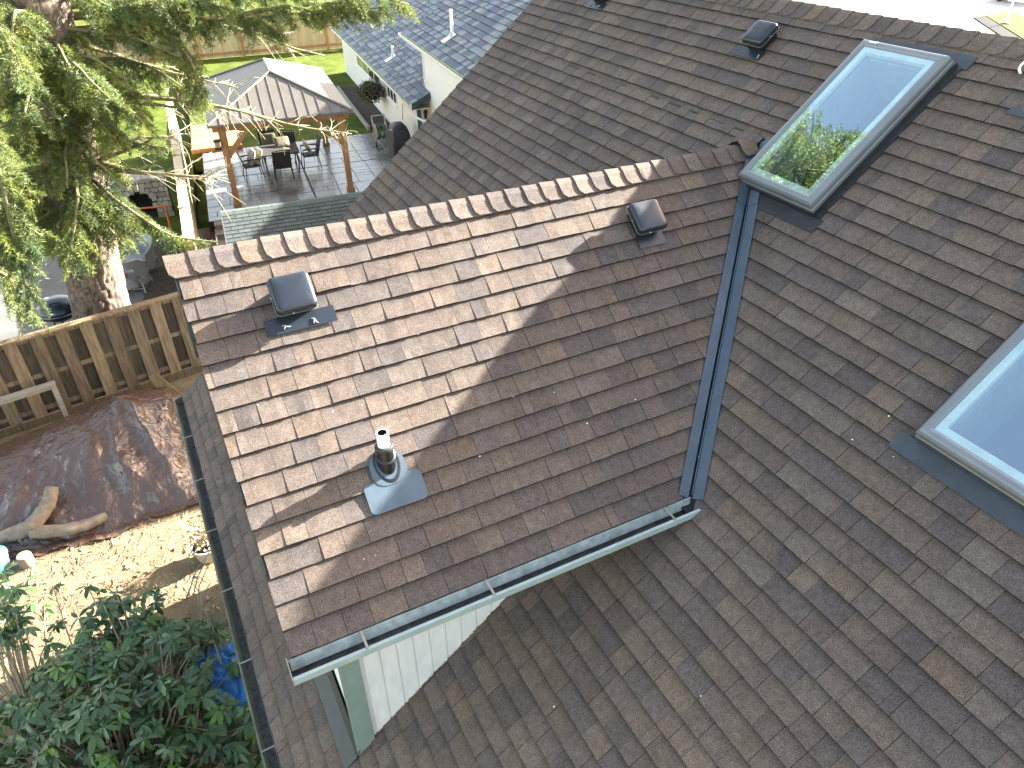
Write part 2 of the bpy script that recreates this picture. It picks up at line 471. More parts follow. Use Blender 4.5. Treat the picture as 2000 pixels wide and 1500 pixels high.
for V, Fc, tn, c, ex in t2: far.add([tuple(p) for p in world(V, DF2)], Fc, tn)
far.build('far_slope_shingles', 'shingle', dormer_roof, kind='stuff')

# ridge caps
def cap(par, base, ax, d1, d2, nrm, s, ln, hw=.135, lift=.0, twist=0.0):
    """one folded cap: base point on the ridge, ax from its butt to its head, d1/d2 down the two slopes"""
    base, ax, d1, d2, nrm = (np.array(q, float) for q in (base, ax, d1, d2, nrm))
    n1 = np.cross(ax, d1); n1 *= np.sign(n1 @ nrm); n2 = np.cross(ax, d2); n2 *= np.sign(n2 @ nrm)
    tt = [-1, -.8, -.5, -.22, 0, .22, .5, .8, 1]
    b = MB(); rows = []
    for i, f in enumerate((0, .12, .5, 1)):
        r = []
        for t in tt:
            d, n = (d1, n1) if t < 0 else (d2, n2)
            h = .017 + .014 * (1 - f) + lift * (1 - f)
            if t == 0: n = nrm; h -= .006 ; q = base + n * h
            else: q = base + d * abs(t) * hw + n * (h - .004 * abs(t))
            sh = s + ln * f
            if i == 0: sh += .034 if abs(t) == 1 else (.006 if abs(t) == .8 else 0)
            if i == 1: sh += .02 if abs(t) == 1 else 0
            r.append(tuple(q + ax * sh + nrm * .004 * (rng.random() - .5) * (abs(t) > .4)))
        rows.append(r)
    b.loft(rows, closed=False)
    low = [tuple(np.array(q) - nrm * .008) for q in rows[0]]; b.loft([low, rows[0]], closed=False)
    for e in (0, -1):
        ed = [rr[e] for rr in rows]; b.loft([ed, [tuple(np.array(q) - nrm * .007) for q in ed]], closed=False)
    tn = rtint(); b.c = [tn] * len(b.v)
    return b.build('ridge_cap', 'shingle', par)
x = XF - .03; nc = 0
while x < XV1 - .25:
    cap(dormer_roof, (0, YD, ZD), (1, 0, 0), (0, -cb, -B_ * cb), (0, cb, -B_ * cb), (0, 0, 1), x, .21, hw=.144)
    x += E * rng.uniform(.97, 1.03)
# the crumpled last pieces where the dormer ridge dies into the main slope
cap(dormer_roof, (x - .02, YD, ZD + .012), (1, 0, .10), (0, -cb, -B_ * cb), (0, cb, -B_ * cb), (0, 0, 1), 0, .17, lift=.02)
_b = np.array([4.80, -4.90, 4.80 * A_]) + np.array(MN) * .045
cap(dormer_roof, tuple(_b), (.80, .10, .56), (.05, -.97, -.16), (-.12, .93, .05), MN, -.03, .19, hw=.105, lift=.035)
nmc = 0; y = -.1
while y > -WMAX + .2:
    cap(main_roof, (LR, 0, A_ * LR), (0, 1, 0), (-1 / sA, 0, -A_ / sA), (1 / sA, 0, -A_ / sA), (0, 0, 1), y - .2, .22, hw=.15)
    y -= E

# valley metal between dormer and main slope
vd = np.array([XV1 - XV2, YD - YE, ZD - ZE]); VL = np.linalg.norm(vd); vd /= VL
v0 = np.array([XV2, YE, ZE])
side_d = np.cross(np.array(DN), vd); side_d *= -np.sign(side_d[0])      # into the dormer slope (towards -x)
side_m = np.cross(np.array(MN), vd); side_m *= -np.sign(side_m[1])      # into the main slope (towards -y)
mdn, mmn = np.array(DN), np.array(MN)
def strip(b, sd, nn, o0, o1, l0, l1, h0=.013, h1=.017, t=.003):
    q = [v0 + vd * l0 + sd * o0 + nn * h0, v0 + vd * l1 + sd * o0 + nn * h0, v0 + vd * l1 + sd * o1 + nn * h1, v0 + vd * l0 + sd * o1 + nn * h1]
    b.prism([tuple(p) for p in q], tuple(-nn * t))
for l0, l1, up_ in ((-.03, VL * .80, 0), (VL * .78, VL - .02, .006)):
    b = MB(); strip(b, side_d, mdn, .020, .098, l0, l1, .012 + up_, .024 + up_); strip(b, side_m, mmn, .024, .105, l0, l1, .014 + up_, .024 + up_)
    b.build('valley_flashing', 'valley', house)
b = MB(); strip(b, side_d, mdn, .0, .03, -.02, VL - .03, -.001, .004); strip(b, side_m, mmn, .0, .03, -.02, VL - .03, -.001, .004); b.build('valley_gap', 'valley_dark', house)
b = MB(); bis = mdn + mmn; bis /= np.linalg.norm(bis)
q0 = v0 + side_m * .004
b.prism([tuple(q0 - vd * .0), tuple(q0 + vd * (VL - .1)), tuple(q0 + vd * (VL - .1) + bis * .016), tuple(q0 + bis * .016)], tuple(side_m * .007))
b.build('valley_rib', 'valley', house)

# dormer walls: grooved boards, corner board, front wall, flashing, trim
def zroof(y): return ZD - B_ * (YD - y)
topz = zroof(CW) - .115
mild = MB()
x = .60; step = .122
while x < 3.4:
    x1 = x + step - .011
    zb0, zb1 = A_ * x + .004, A_ * x1 + .004
    if zb0 < topz - .02:
        b = MB(); q = [(x, CW, zb0), (x1, CW, zb1), (x1, CW, max(topz, zb1 + .002)), (x, CW, topz)]
        b.prism(q, (0, .03, 0)); b.build('siding_board', 'white_dirty', house)
        b = MB(); hts = [max(0.004, .02 + .07 * (vn(x * 17 + k_ * 1.3, 2.2, 8) - .35)) for k_ in range(5)]; xs_ = np.linspace(x + .002, x1 - .002, 5)
        for k_ in range(4):
            b.add([(xs_[k_], CW - .0012, A_ * xs_[k_] + .004), (xs_[k_ + 1], CW - .0012, A_ * xs_[k_ + 1] + .004), (xs_[k_ + 1], CW - .0012, A_ * xs_[k_ + 1] + .004 + hts[k_ + 1] * .5), (xs_[k_], CW - .0012, A_ * xs_[k_] + .004 + hts[k_] * .5)], [(0, 1, 2, 3)])
        mild.v.extend(b.v); off_ = len(mild.v) - len(b.v); mild.f.extend([tuple(i_ + off_ for i_ in f_) for f_ in b.f]); mild.c.extend(b.c)
    x += step
mild.build('mildew_edge', 'mildew', house, kind='stuff')
b = MB(); b.prism([(.6, CW + .009, A_ * .6 - .1), (3.45, CW + .009, A_ * 3.45 - .1), (3.45, CW + .009, topz), (.6, CW + .009, topz)], (0, .1, 0)); b.build('cheek_wall', 'white_dirty', house)
b = MB(); yy = [CW + .03, YD, 2 * YD - CW - .03]
b.prism([(.585, yy[0], .3), (.585, yy[2], .3), (.585, yy[2], zroof(CW) - .12), (.585, yy[1], ZD - .13), (.585, yy[0], zroof(CW) - .12)], (.1, 0, 0)); b.build('front_wall', 'white', house)
b = MB(); b.prism([(.574, CW - .024, A_ * .574), (.69, CW - .024, A_ * .69), (.69, CW - .024, topz), (.574, CW - .024, topz)], (0, .023, 0))
b.box(.548, .5735, CW - .024, CW + .002, A_ * .55 - .02, topz)
b.build('corner_board', 'sage', house)
b = MB()                                                    # step flashing at the foot of the front wall
def fq(x, y, h): return (x - MN[0] * 0, y, A_ * x + h)
b.prism([fq(.53, CW - .035, .034), fq(.53, YD + 1.3, .034), fq(.425, YD + 1.3, .030), fq(.425, CW - .035, .030)], tuple(-mmn * .003))
b.prism([fq(.531, CW - .035, .034), fq(.562, CW - .03, .065), fq(.562, YD + 1.3, .065), fq(.531, YD + 1.3, .034)], tuple(-mmn * .003))
b.box(.563, .567, CW - .02, YD + 1.3, A_ * .56 + .0, A_ * .56 + .11)
b.build('wall_flashing', 'flash_teal', house)
# rake boards and eave soffit
for sgn in (1, -1):
    b = MB(); f = lambda y: (y if sgn > 0 else 2 * YD - y)
    q = [(XF + .004, f(YD), ZD - .015), (XF + .004, f(YE - .005), ZE - .018), (XF + .004, f(YE - .005), ZE - .16), (XF + .004, f(YD), ZD - .165)]
    b.prism(q, (.028, 0, 0)); b.build('rake_board', 'teal', house)
b = MB(); b.prism([(XF + .04, YE + .03, ZE - .15), (3.0, YE + .03, ZE - .15), (3.3, CW, ZE - .15), (XF + .04, CW, ZE - .15)], (0, 0, -.012)); b.build('soffit', 'sage', house)
b = MB(); b.box(XF + .033, 2.93, YE - .006, YE + .016, ZE - .17, ZE - .012); b.build('fascia', 'sage', house)

# gutters: open trough swept along an axis
def gutter(name, o, ax, out, ln, mat, mat_in, par, wid=.125, hgt=.105, straps=(), silt=True, cap0=True, cap1=True):
    o, ax, out = (np.array(q, float) for q in (o, ax, out)); z = np.array([0, 0, 1.0])
    def P(l, d, h): return tuple(o + ax * l + out * d + z * h)
    outer = [(0, .012), (0, -hgt), (wid * .62, -hgt), (wid * .7, -hgt * .72), (wid * .96, -hgt * .42), (wid * 1.0, -.004), (wid * 1.0, .006), (wid * .85, .006), (wid * .85, -.006), (wid * .95, -.008), (wid * .92, -hgt * .40), (wid * .67, -hgt * .7), (wid * .6, -hgt + .006), (.006, -hgt + .006), (.006, .012)]
    b = MB(); b.loft([[P(0, d, h) for d, h in outer], [P(ln, d, h) for d, h in outer]], cap=True); g = b.build(name, mat, par)
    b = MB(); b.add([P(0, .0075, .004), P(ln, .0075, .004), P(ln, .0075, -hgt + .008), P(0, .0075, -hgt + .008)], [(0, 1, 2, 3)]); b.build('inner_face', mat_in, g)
    if silt:
        n = 60; q = []
        for i in range(n + 1):
            l = ln * i / n; hh = -hgt + .016 + .018 * vn(l * 6, .3, 4)
            q.append([P(l, .007, hh + .006), P(l, wid * .3, hh), P(l, wid * .66, hh)])
        b = MB(); b.loft(q, closed=False); b.build('silt', 'gutter_silt', g)
    for c, l in ((cap0, -.006), (cap1, ln + .001)):
        if c:
            prof = [(-.004, .03), (-.004, -hgt), (wid * .62, -hgt - .003), (wid * .7, -hgt * .72), (wid * .98, -hgt * .42), (wid * 1.03, .008)]
            b = MB(); b.prism([P(l, d, h) for d, h in prof], tuple(ax * .006)); b.build('end_cap', mat if mat != 'gutter' else 'strap', g)
    for l in straps:
        b = MB(); b.prism([P(l, -.03, .022), P(l + .014, -.03, .022), P(l + .014, wid * .97, .012), P(l, wid * .97, .012)], (0, 0, -.003)); b.build('strap', 'strap', g)
    return g
gutter('dormer_gutter', (XF - .02, YE - .008, ZE - .016), (1, 0, 0), (0, -1, 0), XV2 - XF + .1, 'gutter', 'gutter_in', house, wid=.13, straps=(.40, 1.17, 2.47), cap1=False)
b = MB(); b.prism([(XF - .012, YE - .009, ZE + .0), (XV2 - .02, YE - .009, ZE + .0), (XV2 - .02, YE - .044, ZE - .05), (XF - .012, YE - .044, ZE - .05)], (0, -.002, -.002)); b.build('drip_edge', 'gutter_in', house)
b = MB(); b.box(XV2 - .1, XV2 + .06, YE - .12, YE - .016, ZE - .1, ZE - .035); b.build('gutter_outlet', 'dark', house)
gutter('eave_gutter', (-.012, -.02, -.02), (0, -1, 0), (-1, 0, 0), WMAX - .1, 'gutter_old', 'gutter_silt', house, wid=.12, straps=[.95 + .93 * i for i in range(10)])
b = MB(); b.box(-.008, .016, -WMAX, -.02, -.17, -.012); b.build('eave_fascia', 'sage', house)
b = MB(); b.box(.02, .42, -WMAX, -.28, -.17, -.155); b.build('eave_soffit', 'sage', house)
b = MB(); b.prism([(.006, -.006, -.02), (LR, -.006, A_ * LR - .02), (LR, -.006, A_ * LR - .2), (.006, -.006, -.2)], (0, -.028, 0)); b.build('rake_board', 'teal', house)
b = MB(); hw = [(.42, GZ), (2 * LR - .42, GZ), (2 * LR - .42, A_ * .42 - .2), (LR, A_ * LR - .2), (.42, A_ * .42 - .2)]
# the walls stop under the roof, open at the top inside
for yq in (-.32, -WMAX + .3):
    b.prism([(x, yq, z) for x, z in hw], (0, -.12, 0))
b.box(.42, .54, -WMAX + .3, -.44, GZ, A_ * .42 - .2); b.box(2 * LR - .54, 2 * LR - .42, -WMAX + .3, -.44, GZ, A_ * .42 - .2)
b.build('wall', 'white', house)
# ================================================================== fittings on the roof
def rsq(hu, hv, r, z, n=6):
    """rounded square loop"""
    o = []
    for cx, cy, a0 in ((hu - r, hv - r, 0), (-hu + r, hv - r, 90), (-hu + r, -hv + r, 180), (hu - r, -hv + r, 270)):
        for i in range(n + 1):
            a = math.radians(a0 + 90 * i / n); o.append((cx + r * math.cos(a), cy + r * math.sin(a), z))
    return o
def roof_vent(label, xf, root, fl_w, fl_len, fl_off=0.0, sealant=()):
    t = thing('roof_vent', label, 'roof vent', root, 0, 'black metal vents on the shingles')
    b = MB(xf); hu, hv = .118, .124
    L = [rsq(hu, hv, .028, .090), rsq(hu + .002, hv + .002, .03, .094), rsq(hu, hv, .03, .128), rsq(hu - .003, hv - .003, .03, .136), rsq(hu - .012, hv - .012, .028, .1435),
         rsq(hu - .022, hv - .022, .022, .146), rsq(hu * .6, hv * .6, .02, .149), rsq(hu * .3, hv * .3, .012, .1502), rsq(.004, .004, .002, .1506)]
    b.loft(L, cap=True); b.build('hood', 'vent', t, smooth=True, angle=50)
    b = MB(xf); b.box(-.10, .085, -.092, .092, .004, .091); b.build('throat', 'vent_in', t)
    b = MB(xf); b.box(-.10 - fl_len, -.098, -fl_w / 2 + fl_off, fl_w / 2 + fl_off, .0205, .0235); b.build('flange', 'vent', t)
    pts = [Vector(p) for p in rsq(hu + .003, hv + .003, .03, .0885)]; pts.append(pts[0])
    b = MB(xf); b.tube([tuple(p) for p in pts], .0016, 5, cap=False); b.build('rim_wire', 'strap', t)
    for y in (.03, ):
        for px, py in ((-hu - .004, y), (.0, hv + .004), (.0, -hv - .004)):
            b = MB(xf @ T(px, py, .1)); b.lathe([(.0, -.005), (.005, -.004), (.0065, 0), (.005, .004), (0, .005)], 8); b.build('screw', 'screw', t)
    for sx, sy in sealant:
        b = MB(xf @ T(sx, sy, .024)); 
        for k in range(3):
            a = random.uniform(0, 6.28); b.tube([(0, 0, .001), (.014 * math.cos(a), .014 * math.sin(a), .006), (.026 * math.cos(a + .4), .026 * math.sin(a + .4), .001)], [.006, .004, .002], 6)
        b.build('sealant_smear', 'sealant', t)
    return t
c1 = DFr @ T((-5.285 - YE) / cb, -(.889 - XF), 0)
roof_vent('black vent with wide smeared flange on the sunlit front end of the dormer slope', c1, tuple(c1.translation), .43, .105, -.01, ((-.165, .085), (-.17, -.09)))
c2 = DFr @ T((-5.306 - YE) / cb, -(3.49 - XF), 0)
roof_vent('black vent near the dormer valley, half reached by the shadow edge', c2, tuple(c2.translation), .235, .10, -.01)
c3 = mfr(5.60 * sA - .02, -4.12)
roof_vent('black vent high on the main slope just left of the large skylight', c3, tuple(c3.translation), .36, .10, .05, ((-.16, -.10),))
c4 = mfr(5.63 * sA + .06, -1.37)
roof_vent('black vent at the top of the main slope cut off by the frame', c4, tuple(c4.translation), .36, .10, 0, ((-.16, .08), (-.16, -.08)))

def skylight(label, u, y, apron_bend):
    xf = mfr(u, y); t = thing('skylight', label, 'skylight', tuple(xf.translation), 0, 'grey framed skylights on the main slope')
    hu, hv = SHU, SHV
    prof = [(-.004, -.01), (-.004, .052), (.004, .056), (.004, .082), (-.003, .088), (-.003, .118), (-.008, .134), (-.02, .146), (-.034, .149), (-.056, .149), (-.066, .1435), (-.07, .139), (-.07, .10), (-.03, .09), (-.03, -.01)]
    b = MB(xf); b.ringsweep(hu, hv, prof); b.build('frame', 'clad', t)
    prof = [(-.0715, .134), (-.0715, .10), (-.118, .10), (-.118, .134)]
    b = MB(xf); b.ringsweep(hu, hv, prof + [prof[0]]); b.build('sash', 'sash', t)
    prof = [(-.135, .128), (-.135, -.34), (-.155, -.34), (-.155, .06), (-.16, .128)]
    b = MB(xf); b.ringsweep(hu, hv, [(-.10, .098), (-.10, .07), (-.122, .06), (-.122, -.36), (-.10, -.36), (-.10, .0), (-.10, .098)][::-1]); b.build('shaft', 'shaft', t)
    b = MB(xf); b.box(-hu + .1, hu - .1, -hv + .1, hv - .1, -.372, -.362); b.build('well_floor', 'dark', t)  # dark plate painted for the unlit room below the shaft
    b = MB(xf); b.box(-hu + .0725, hu - .0725, -hv + .0725, hv - .0725, .1375, .1385); b.build('pane', 'skyglass', t)
    # flashing: apron below, dark kerb strips at the sides, head strip above
    b = MB(xf)
    b.prism([(-hu - .005, -hv - .09, .019), (-hu - .005, hv + .11, .019), (-hu - .11, hv + .11, .0175), (-hu - .125, hv + .085, .0175), (-hu - .125, -hv - .06, .0175), (-hu - .11, -hv - .09, .0175)], (0, 0, -.004))
    b.box(-hu - .012, -hu - .006, -hv, hv, .01, .05)
    b.build('apron_flashing', 'flash' if not apron_bend else 'flash_blue', t)
    for s in (-1, 1):
        b = MB(xf)
        b.prism([(-hu, s * (hv + .0045), .05), (-hu, s * (hv + .010), .05), (-hu, s * (hv + .012), .0215), (-hu, s * (hv + .05), .0205), (-hu, s * (hv + .05), .004), (-hu, s * (hv + .0045), .004)], (2 * hu + .02, 0, 0))
        b.build('side_flashing', 'flash', t)
    b = MB(xf); b.box(hu + .004, hu + .12, -hv - .09, hv + .04, .012, .0205); b.build('head_flashing', 'flash_blue', t)
    return t
m, tt_, p_, o_ = newmat('skylight_glass')
for n_ in list(tt_.nodes):
    if n_ != o_: tt_.nodes.remove(n_)
gl = tt_.nodes.new('ShaderNodeBsdfGlossy'); gl.inputs['Roughness'].default_value = .012; gl.inputs['Color'].default_value = (.70, .89, 1, 1)
tr = tt_.nodes.new('ShaderNodeBsdfTransparent'); tr.inputs['Color'].default_value = (.93, .99, .97, 1)
ge = tt_.nodes.new('ShaderNodeNewGeometry'); lw = tt_.nodes.new('ShaderNodeLayerWeight'); lw.inputs['Blend'].default_value = .35
mr = tt_.nodes.new('ShaderNodeMapRange'); mr.inputs['To Min'].default_value = .40; mr.inputs['To Max'].default_value = .95
tt_.links.new(lw.outputs['Fresnel'], mr.inputs['Value'])
m1 = tt_.nodes.new('ShaderNodeMath'); m1.operation = 'SUBTRACT'; m1.inputs[0].default_value = 1; tt_.links.new(ge.outputs['Backfacing'], m1.inputs[1])
m2 = tt_.nodes.new('ShaderNodeMath'); m2.operation = 'MULTIPLY'; tt_.links.new(mr.outputs[0], m2.inputs[0]); tt_.links.new(m1.outputs[0], m2.inputs[1])
mx = tt_.nodes.new('ShaderNodeMixShader')
tt_.links.new(m2.outputs[0], mx.inputs[0]); tt_.links.new(tr.outputs[0], mx.inputs[1]); tt_.links.new(gl.outputs[0], mx.inputs[2]); tt_.links.new(mx.outputs[0], o_.inputs[0])
MT['skyglass'] = m
skylight('grey framed skylight reflecting a green tree beside the ridge end of the dormer', *SKY[0], False)
skylight('grey framed skylight reflecting only blue sky, lower and cut by the right edge', *SKY[1], True)
b = MB(mfr(SKY[0][0] + SHU - .035, SKY[0][1] + SHV - .12)); b.box(-.006, .006, -.05, .03, .15, .155); b.box(-.006, .012, -.05, -.035, .15, .158)
tag(b.build('label_clip', 'pvc'), 'small white clip lying on the top rail of the tree-reflecting skylight', 'clip')

# plumbing vent with metal boot
px, py = 1.105, -6.17
pz = zroof(py); xfp = dfr(px, py)
t = thing('vent_pipe', 'white plastic vent pipe in a black and blue-grey metal boot on the dormer slope', 'vent pipe', (px, py, pz))
b = MB(xfp); hu_, hv_ = .13, .178
def plate(hv, u0, u1, r, z):
    o = []
    for cx, cy, a0 in ((u1 - r, hv - r, 0), (u1 - r, -hv + r, 270), (u0 + r, -hv + r, 180), (u0 + r, hv - r, 90)):
        a = []
        for i in range(7): a.append((a0 + 90 * i / 6))
        o.append((cx, cy, a0))
    q = []
    for a0, cx, cy in ((0, u1 - r, hv - r), (90, u0 + r, hv - r), (180, u0 + r, -hv + r), (270, u1 - r, -hv + r)):
        for i in range(7):
            a = math.radians(a0 + 15 * i); q.append((cx + r * math.cos(a), cy + r * math.sin(a), z))
    return q
b.loft([plate(hv_, -.262, -.075, .035, .0175), plate(hv_, -.262, -.075, .035, .0205)], cap=True)
b.loft([plate(.108, -.12, .085, .08, .021), plate(.108, -.12, .085, .08, .0235)], cap=True)
b.build('flashing_plate', 'boot', t)
b = MB(); Lp = []
for rr, dz, tilt, st in ((.094, .012, 1, 1.5), (.093, .026, 1, 1.5), (.088, .031, 1, 1.5), (.074, .033, 1, 1.48), (.070, .026, 1, 1.46), (.063, .030, .97, 1.25), (.058, .060, .75, 1.08), (.058, .078, .6, 1.04), (.061, .081, .58, 1.04), (.061, .087, .55, 1.04), (.055, .091, .5, 1.02), (.051, .118, .2, 1.0), (.049, .134, .05, 1), (.0465, .146, 0, 1)):
    ring = []
    for j in range(32):
        a = 2 * math.pi * j / 32; ex = st if math.sin(a) < 0 else 1
        rr_ = rr * (.90 if tilt > .96 else 1); x_ = rr_ * math.cos(a); y_ = rr_ * math.sin(a) * ex * (1 if tilt < .9 else .86)
        ring.append((px + x_, py + y_, pz + B_ * y_ * tilt + dz))
    Lp.append(ring)
b.loft(Lp, cap=False); b.build('boot', 'boot_grey', t, smooth=True, angle=24)
b = MB(T(px, py, pz)); b.lathe([(.053, .128), (.055, .135), (.055, .15), (.05, .156), (.036, .158)], 24, cap=False); b.build('rubber_collar', 'rubber', t, smooth=True, angle=40)
b = MB(T(px, py, pz)); b.lathe([(.0, .05), (.036, .05), (.0365, .249), (.0355, .252), (.031, .252), (.030, .25)], 24, cap=False); b.build('pipe', 'pvc', t, smooth=True, angle=40)
b = MB(T(px, py, pz)); b.lathe([(.030, .2495), (.0299, .15), (.0, .15)], 24, cap=False); b.build('pipe_mouth', 'dark', t)  # bore of the white pipe coloured dark for the shade inside it

# small odd bits on the main slope
b = MB(mfr(5.775 * sA, -6.42) @ T(0, 0, .02)); pts = [(.055 * math.cos(a) * 1.2, .06 * math.sin(a), .01 + .012 * math.sin(a)) for a in np.linspace(-2.6, 2.8, 22)]
b.tube(pts, .009, 8); tag(b.build('cable_loop', 'pvc', smooth=True), 'loop of white cable lying on the shingles below the ridge at the right edge', 'cable')
b = MB(mfr(5.52 * sA, -6.62)); b.box(-.03, .03, -.16, .1, .013, .0165); b.box(-.035, .03, -.161, -.15, .0166, .02); tag(b.build('flashing_patch', 'flash_blue'), 'blue-grey sheet metal patch tucked under shingles at the right edge', 'flashing')
b = MB(mfr(4.312 * sA, -4.62)); b.add([(-.012, -.01, .013), (.012, -.014, .014), (.014, .01, .018), (-.008, .015, .014)], [(0, 1, 2, 3)]); 
deb = [(mfr(4.312 * sA, -4.62), 1)]
b = MB()
for k in range(46):
    if k < 1: xf = dfr(3.62, -5.20) @ T(0, 0, .014); s = 1.2
    elif k < 18: xf = dfr(random.uniform(.4, 3.2), random.uniform(YE + .1, YD - .3)) @ T(0, 0, .013); s = random.uniform(.2, .5)
    else: xf = mfr(random.uniform(.4, 5.5), random.uniform(-9.2, -6.9)) @ T(0, 0, .013); s = random.uniform(.2, .55)
    xf = xf @ RZ(random.uniform(0, 6.28))
    b.add([(-.014 * s, -.005 * s, 0), (.0, -.010 * s, .004 * s), (.016 * s, .0, .001), (.0, .011 * s, .004 * s)], [(0, 1, 2, 3)], xf=xf)
tag(b.build('roof_litter', 'pvc', kind='stuff'), 'pale petals and twig bits scattered over the shingles', 'litter')
# ================================================================== ground and setting
MT['grass'] = pm('grass', (.098, .122, .024), (.052, .074, .014), rough=.95, scale=1.2, speck=(38, .55, 1.4), bs=45, bstr=.8, bdist=.03, spec=.05)
MT['dirt'] = pm('bare_dirt', (.225, .168, .095), (.14, .10, .058), rough=.95, scale=2.2, speck=(60, .6, 1.35), bs=30, bstr=.9, bdist=.02)
MT['mulch'] = pm('bark_mulch', (.12, .06, .03), (.05, .025, .015), rough=.95, scale=28, speck=(70, .4, 1.7), bs=50, bstr=1, bdist=.02)
MT['gravel'] = pm('dark_gravel', (.10, .085, .075), (.05, .042, .04), rough=.95, scale=40, speck=(60, .4, 1.7), bs=60, bstr=1, bdist=.02)
MT['darksoil'] = pm('dark_soil', (.06, .045, .03), (.035, .025, .018), rough=.95, scale=8, speck=(50, .5, 1.5), bs=30, bstr=.9, bdist=.02)
MT['concrete'] = pm('concrete', (.12, .115, .105), (.085, .082, .076), rough=.85, scale=1.4, speck=(50, .85, 1.12), bs=40, bstr=.2)
MT['street'] = pm('pale_concrete', (.5, .48, .44), (.44, .42, .39), rough=.85, scale=.8)
MT['asphalt'] = pm('asphalt', (.014, .0145, .015), (.012, .0122, .0125), rough=.9, scale=2, spec=.05)
MT['stamped'] = pm('stamped_concrete', (.21, .20, .19), (.10, .09, .085), rough=.24, scale=1.1, speck=(14, .8, 1.15), bs=12, bstr=.25, bdist=.01, spec=.65)
MT['joint'] = pm('patio_joint', (.035, .032, .03), rough=.9)
MT['stonestep'] = pm('cast_stone', (.25, .22, .17), (.18, .155, .115), rough=.85, scale=5, bs=30, bstr=.2)
MT['stone'] = pm('ashlar_stone', (.33, .3, .26), (.22, .2, .17), rough=.85, scale=7, bs=25, bstr=.35, attr=True)

sheet('ground', [(-150, -120), (200, -120), (200, 260), (-150, 260)], -3.52, 'grass')
sheet('garden_soil', [(-16, -30), (.5, -30), (.5, 5.6), (.3, 6.05), (-16, 3.4)], GZ, 'dirt')
b = MB(); b.box(-16, 12.3, -30, 14.5, -3.5, GZ - .004); b.build('terrain', 'dirt', kind='structure')
sheet('side_yard', [(.44, -.4), (12, -.4), (12, 12.5), (1.0, 12.5), (.9, 6.2)], GZ + .004, 'gravel')
b = MB(NR); b.box(-22, -.55, 6.2, 14.1, -3.5, GZ + .002); b.build('concrete_pad', 'concrete', kind='structure')
b = MB(NR); b.box(-1.7, -.50, 6.4, 14.0, -3.4, GZ + .012); b.build('dark_soil_bed', 'darksoil', kind='structure')
b = MB(NR); b.box(-40, -.3, 14.1, 60, -3.5, GZ + .001); b.build('lawn', 'grass', kind='structure')
b = MB(NR); b.box(-.25, 40, 20.95, 42, -3.4, -2.755); b.build('lawn', 'grass', kind='structure')

# stamped concrete patio: slab, random ashlar stones, two sawn joints
patio = MB(NR).box(.12, 8.05, 13.7, 20.95, -3.4, -2.712).build('patio', 'joint', kind='structure')
def split_rect(x0, x1, y0, y1, out, mn=.35):
    w, h = x1 - x0, y1 - y0
    if (w < .95 and h < .75 and random.random() < .65) or (w < mn * 1.6 and h < mn * 1.6): out.append((x0, x1, y0, y1)); return
    if w > h * 1.15 or (w > h * .8 and random.random() < .5):
        k = x0 + w * random.uniform(.36, .64); split_rect(x0, k, y0, y1, out); split_rect(k, x1, y0, y1, out)
    else:
        k = y0 + h * random.uniform(.36, .64); split_rect(x0, x1, y0, k, out); split_rect(x0, x1, k, y1, out)
st = []
for xa, xb in ((.14, 3.42), (3.45, 8.03)):
    for ya, yb in ((13.72, 17.6), (17.63, 20.93)): split_rect(xa, xb, ya, yb, st)
for (x0, x1, y0, y1) in st:
    g = .007; z = -2.7 + random.uniform(-.004, .003)
    b = MB(NR); b.loft([[(x0 + g, y0 + g, -2.715), (x1 - g, y0 + g, -2.715), (x1 - g, y1 - g, -2.715), (x0 + g, y1 - g, -2.715)],
                        [(x0 + g, y0 + g, z - .006), (x1 - g, y0 + g, z - .006), (x1 - g, y1 - g, z - .006), (x0 + g, y1 - g, z - .006)],
                        [(x0 + g * 2.2, y0 + g * 2.2, z), (x1 - g * 2.2, y0 + g * 2.2, z + random.uniform(-.003, .003)), (x1 - g * 2.2, y1 - g * 2.2, z), (x0 + g * 2.2, y1 - g * 2.2, z)]], cap=True)
    b.build('stone', 'stamped', patio)
# steps down from the patio and mulch bed
t = thing('patio_steps', 'three cast stone steps between mulch bed and grey shingled shed roof', 'steps', W(.72, 13.3, GZ), math.radians(-7))
for i, (q0, q1, z) in enumerate(((13.38, 13.72, -2.70), (13.04, 13.42, -2.87), (12.7, 13.08, -3.04))):
    b = MB(NR); b.box(.3, 1.25, q0, q1 - .002 * i, -3.3, z - .05); b.build('riser', 'stonestep', t)
    b = MB(NR); b.box(.285, 1.26, q0 - .02, q1 - .025, z - .049, z, bev=.006); b.build('tread', 'stonestep', t)
b = MB(NR); b.box(.1, .3, 9.5, 13.7, -3.4, -3.0); b.box(-.12, .1, 9.5, 13.4, -3.4, -3.02); b.build('mulch_bed', 'mulch', kind='structure')
b = MB(NR); b.box(.26, .3, 11.5, 13.68, -3.3, -2.94); tag(b.build('bed_edging', 'pvc'), 'pale edging strip along the mulch bed by the patio steps', 'edging')

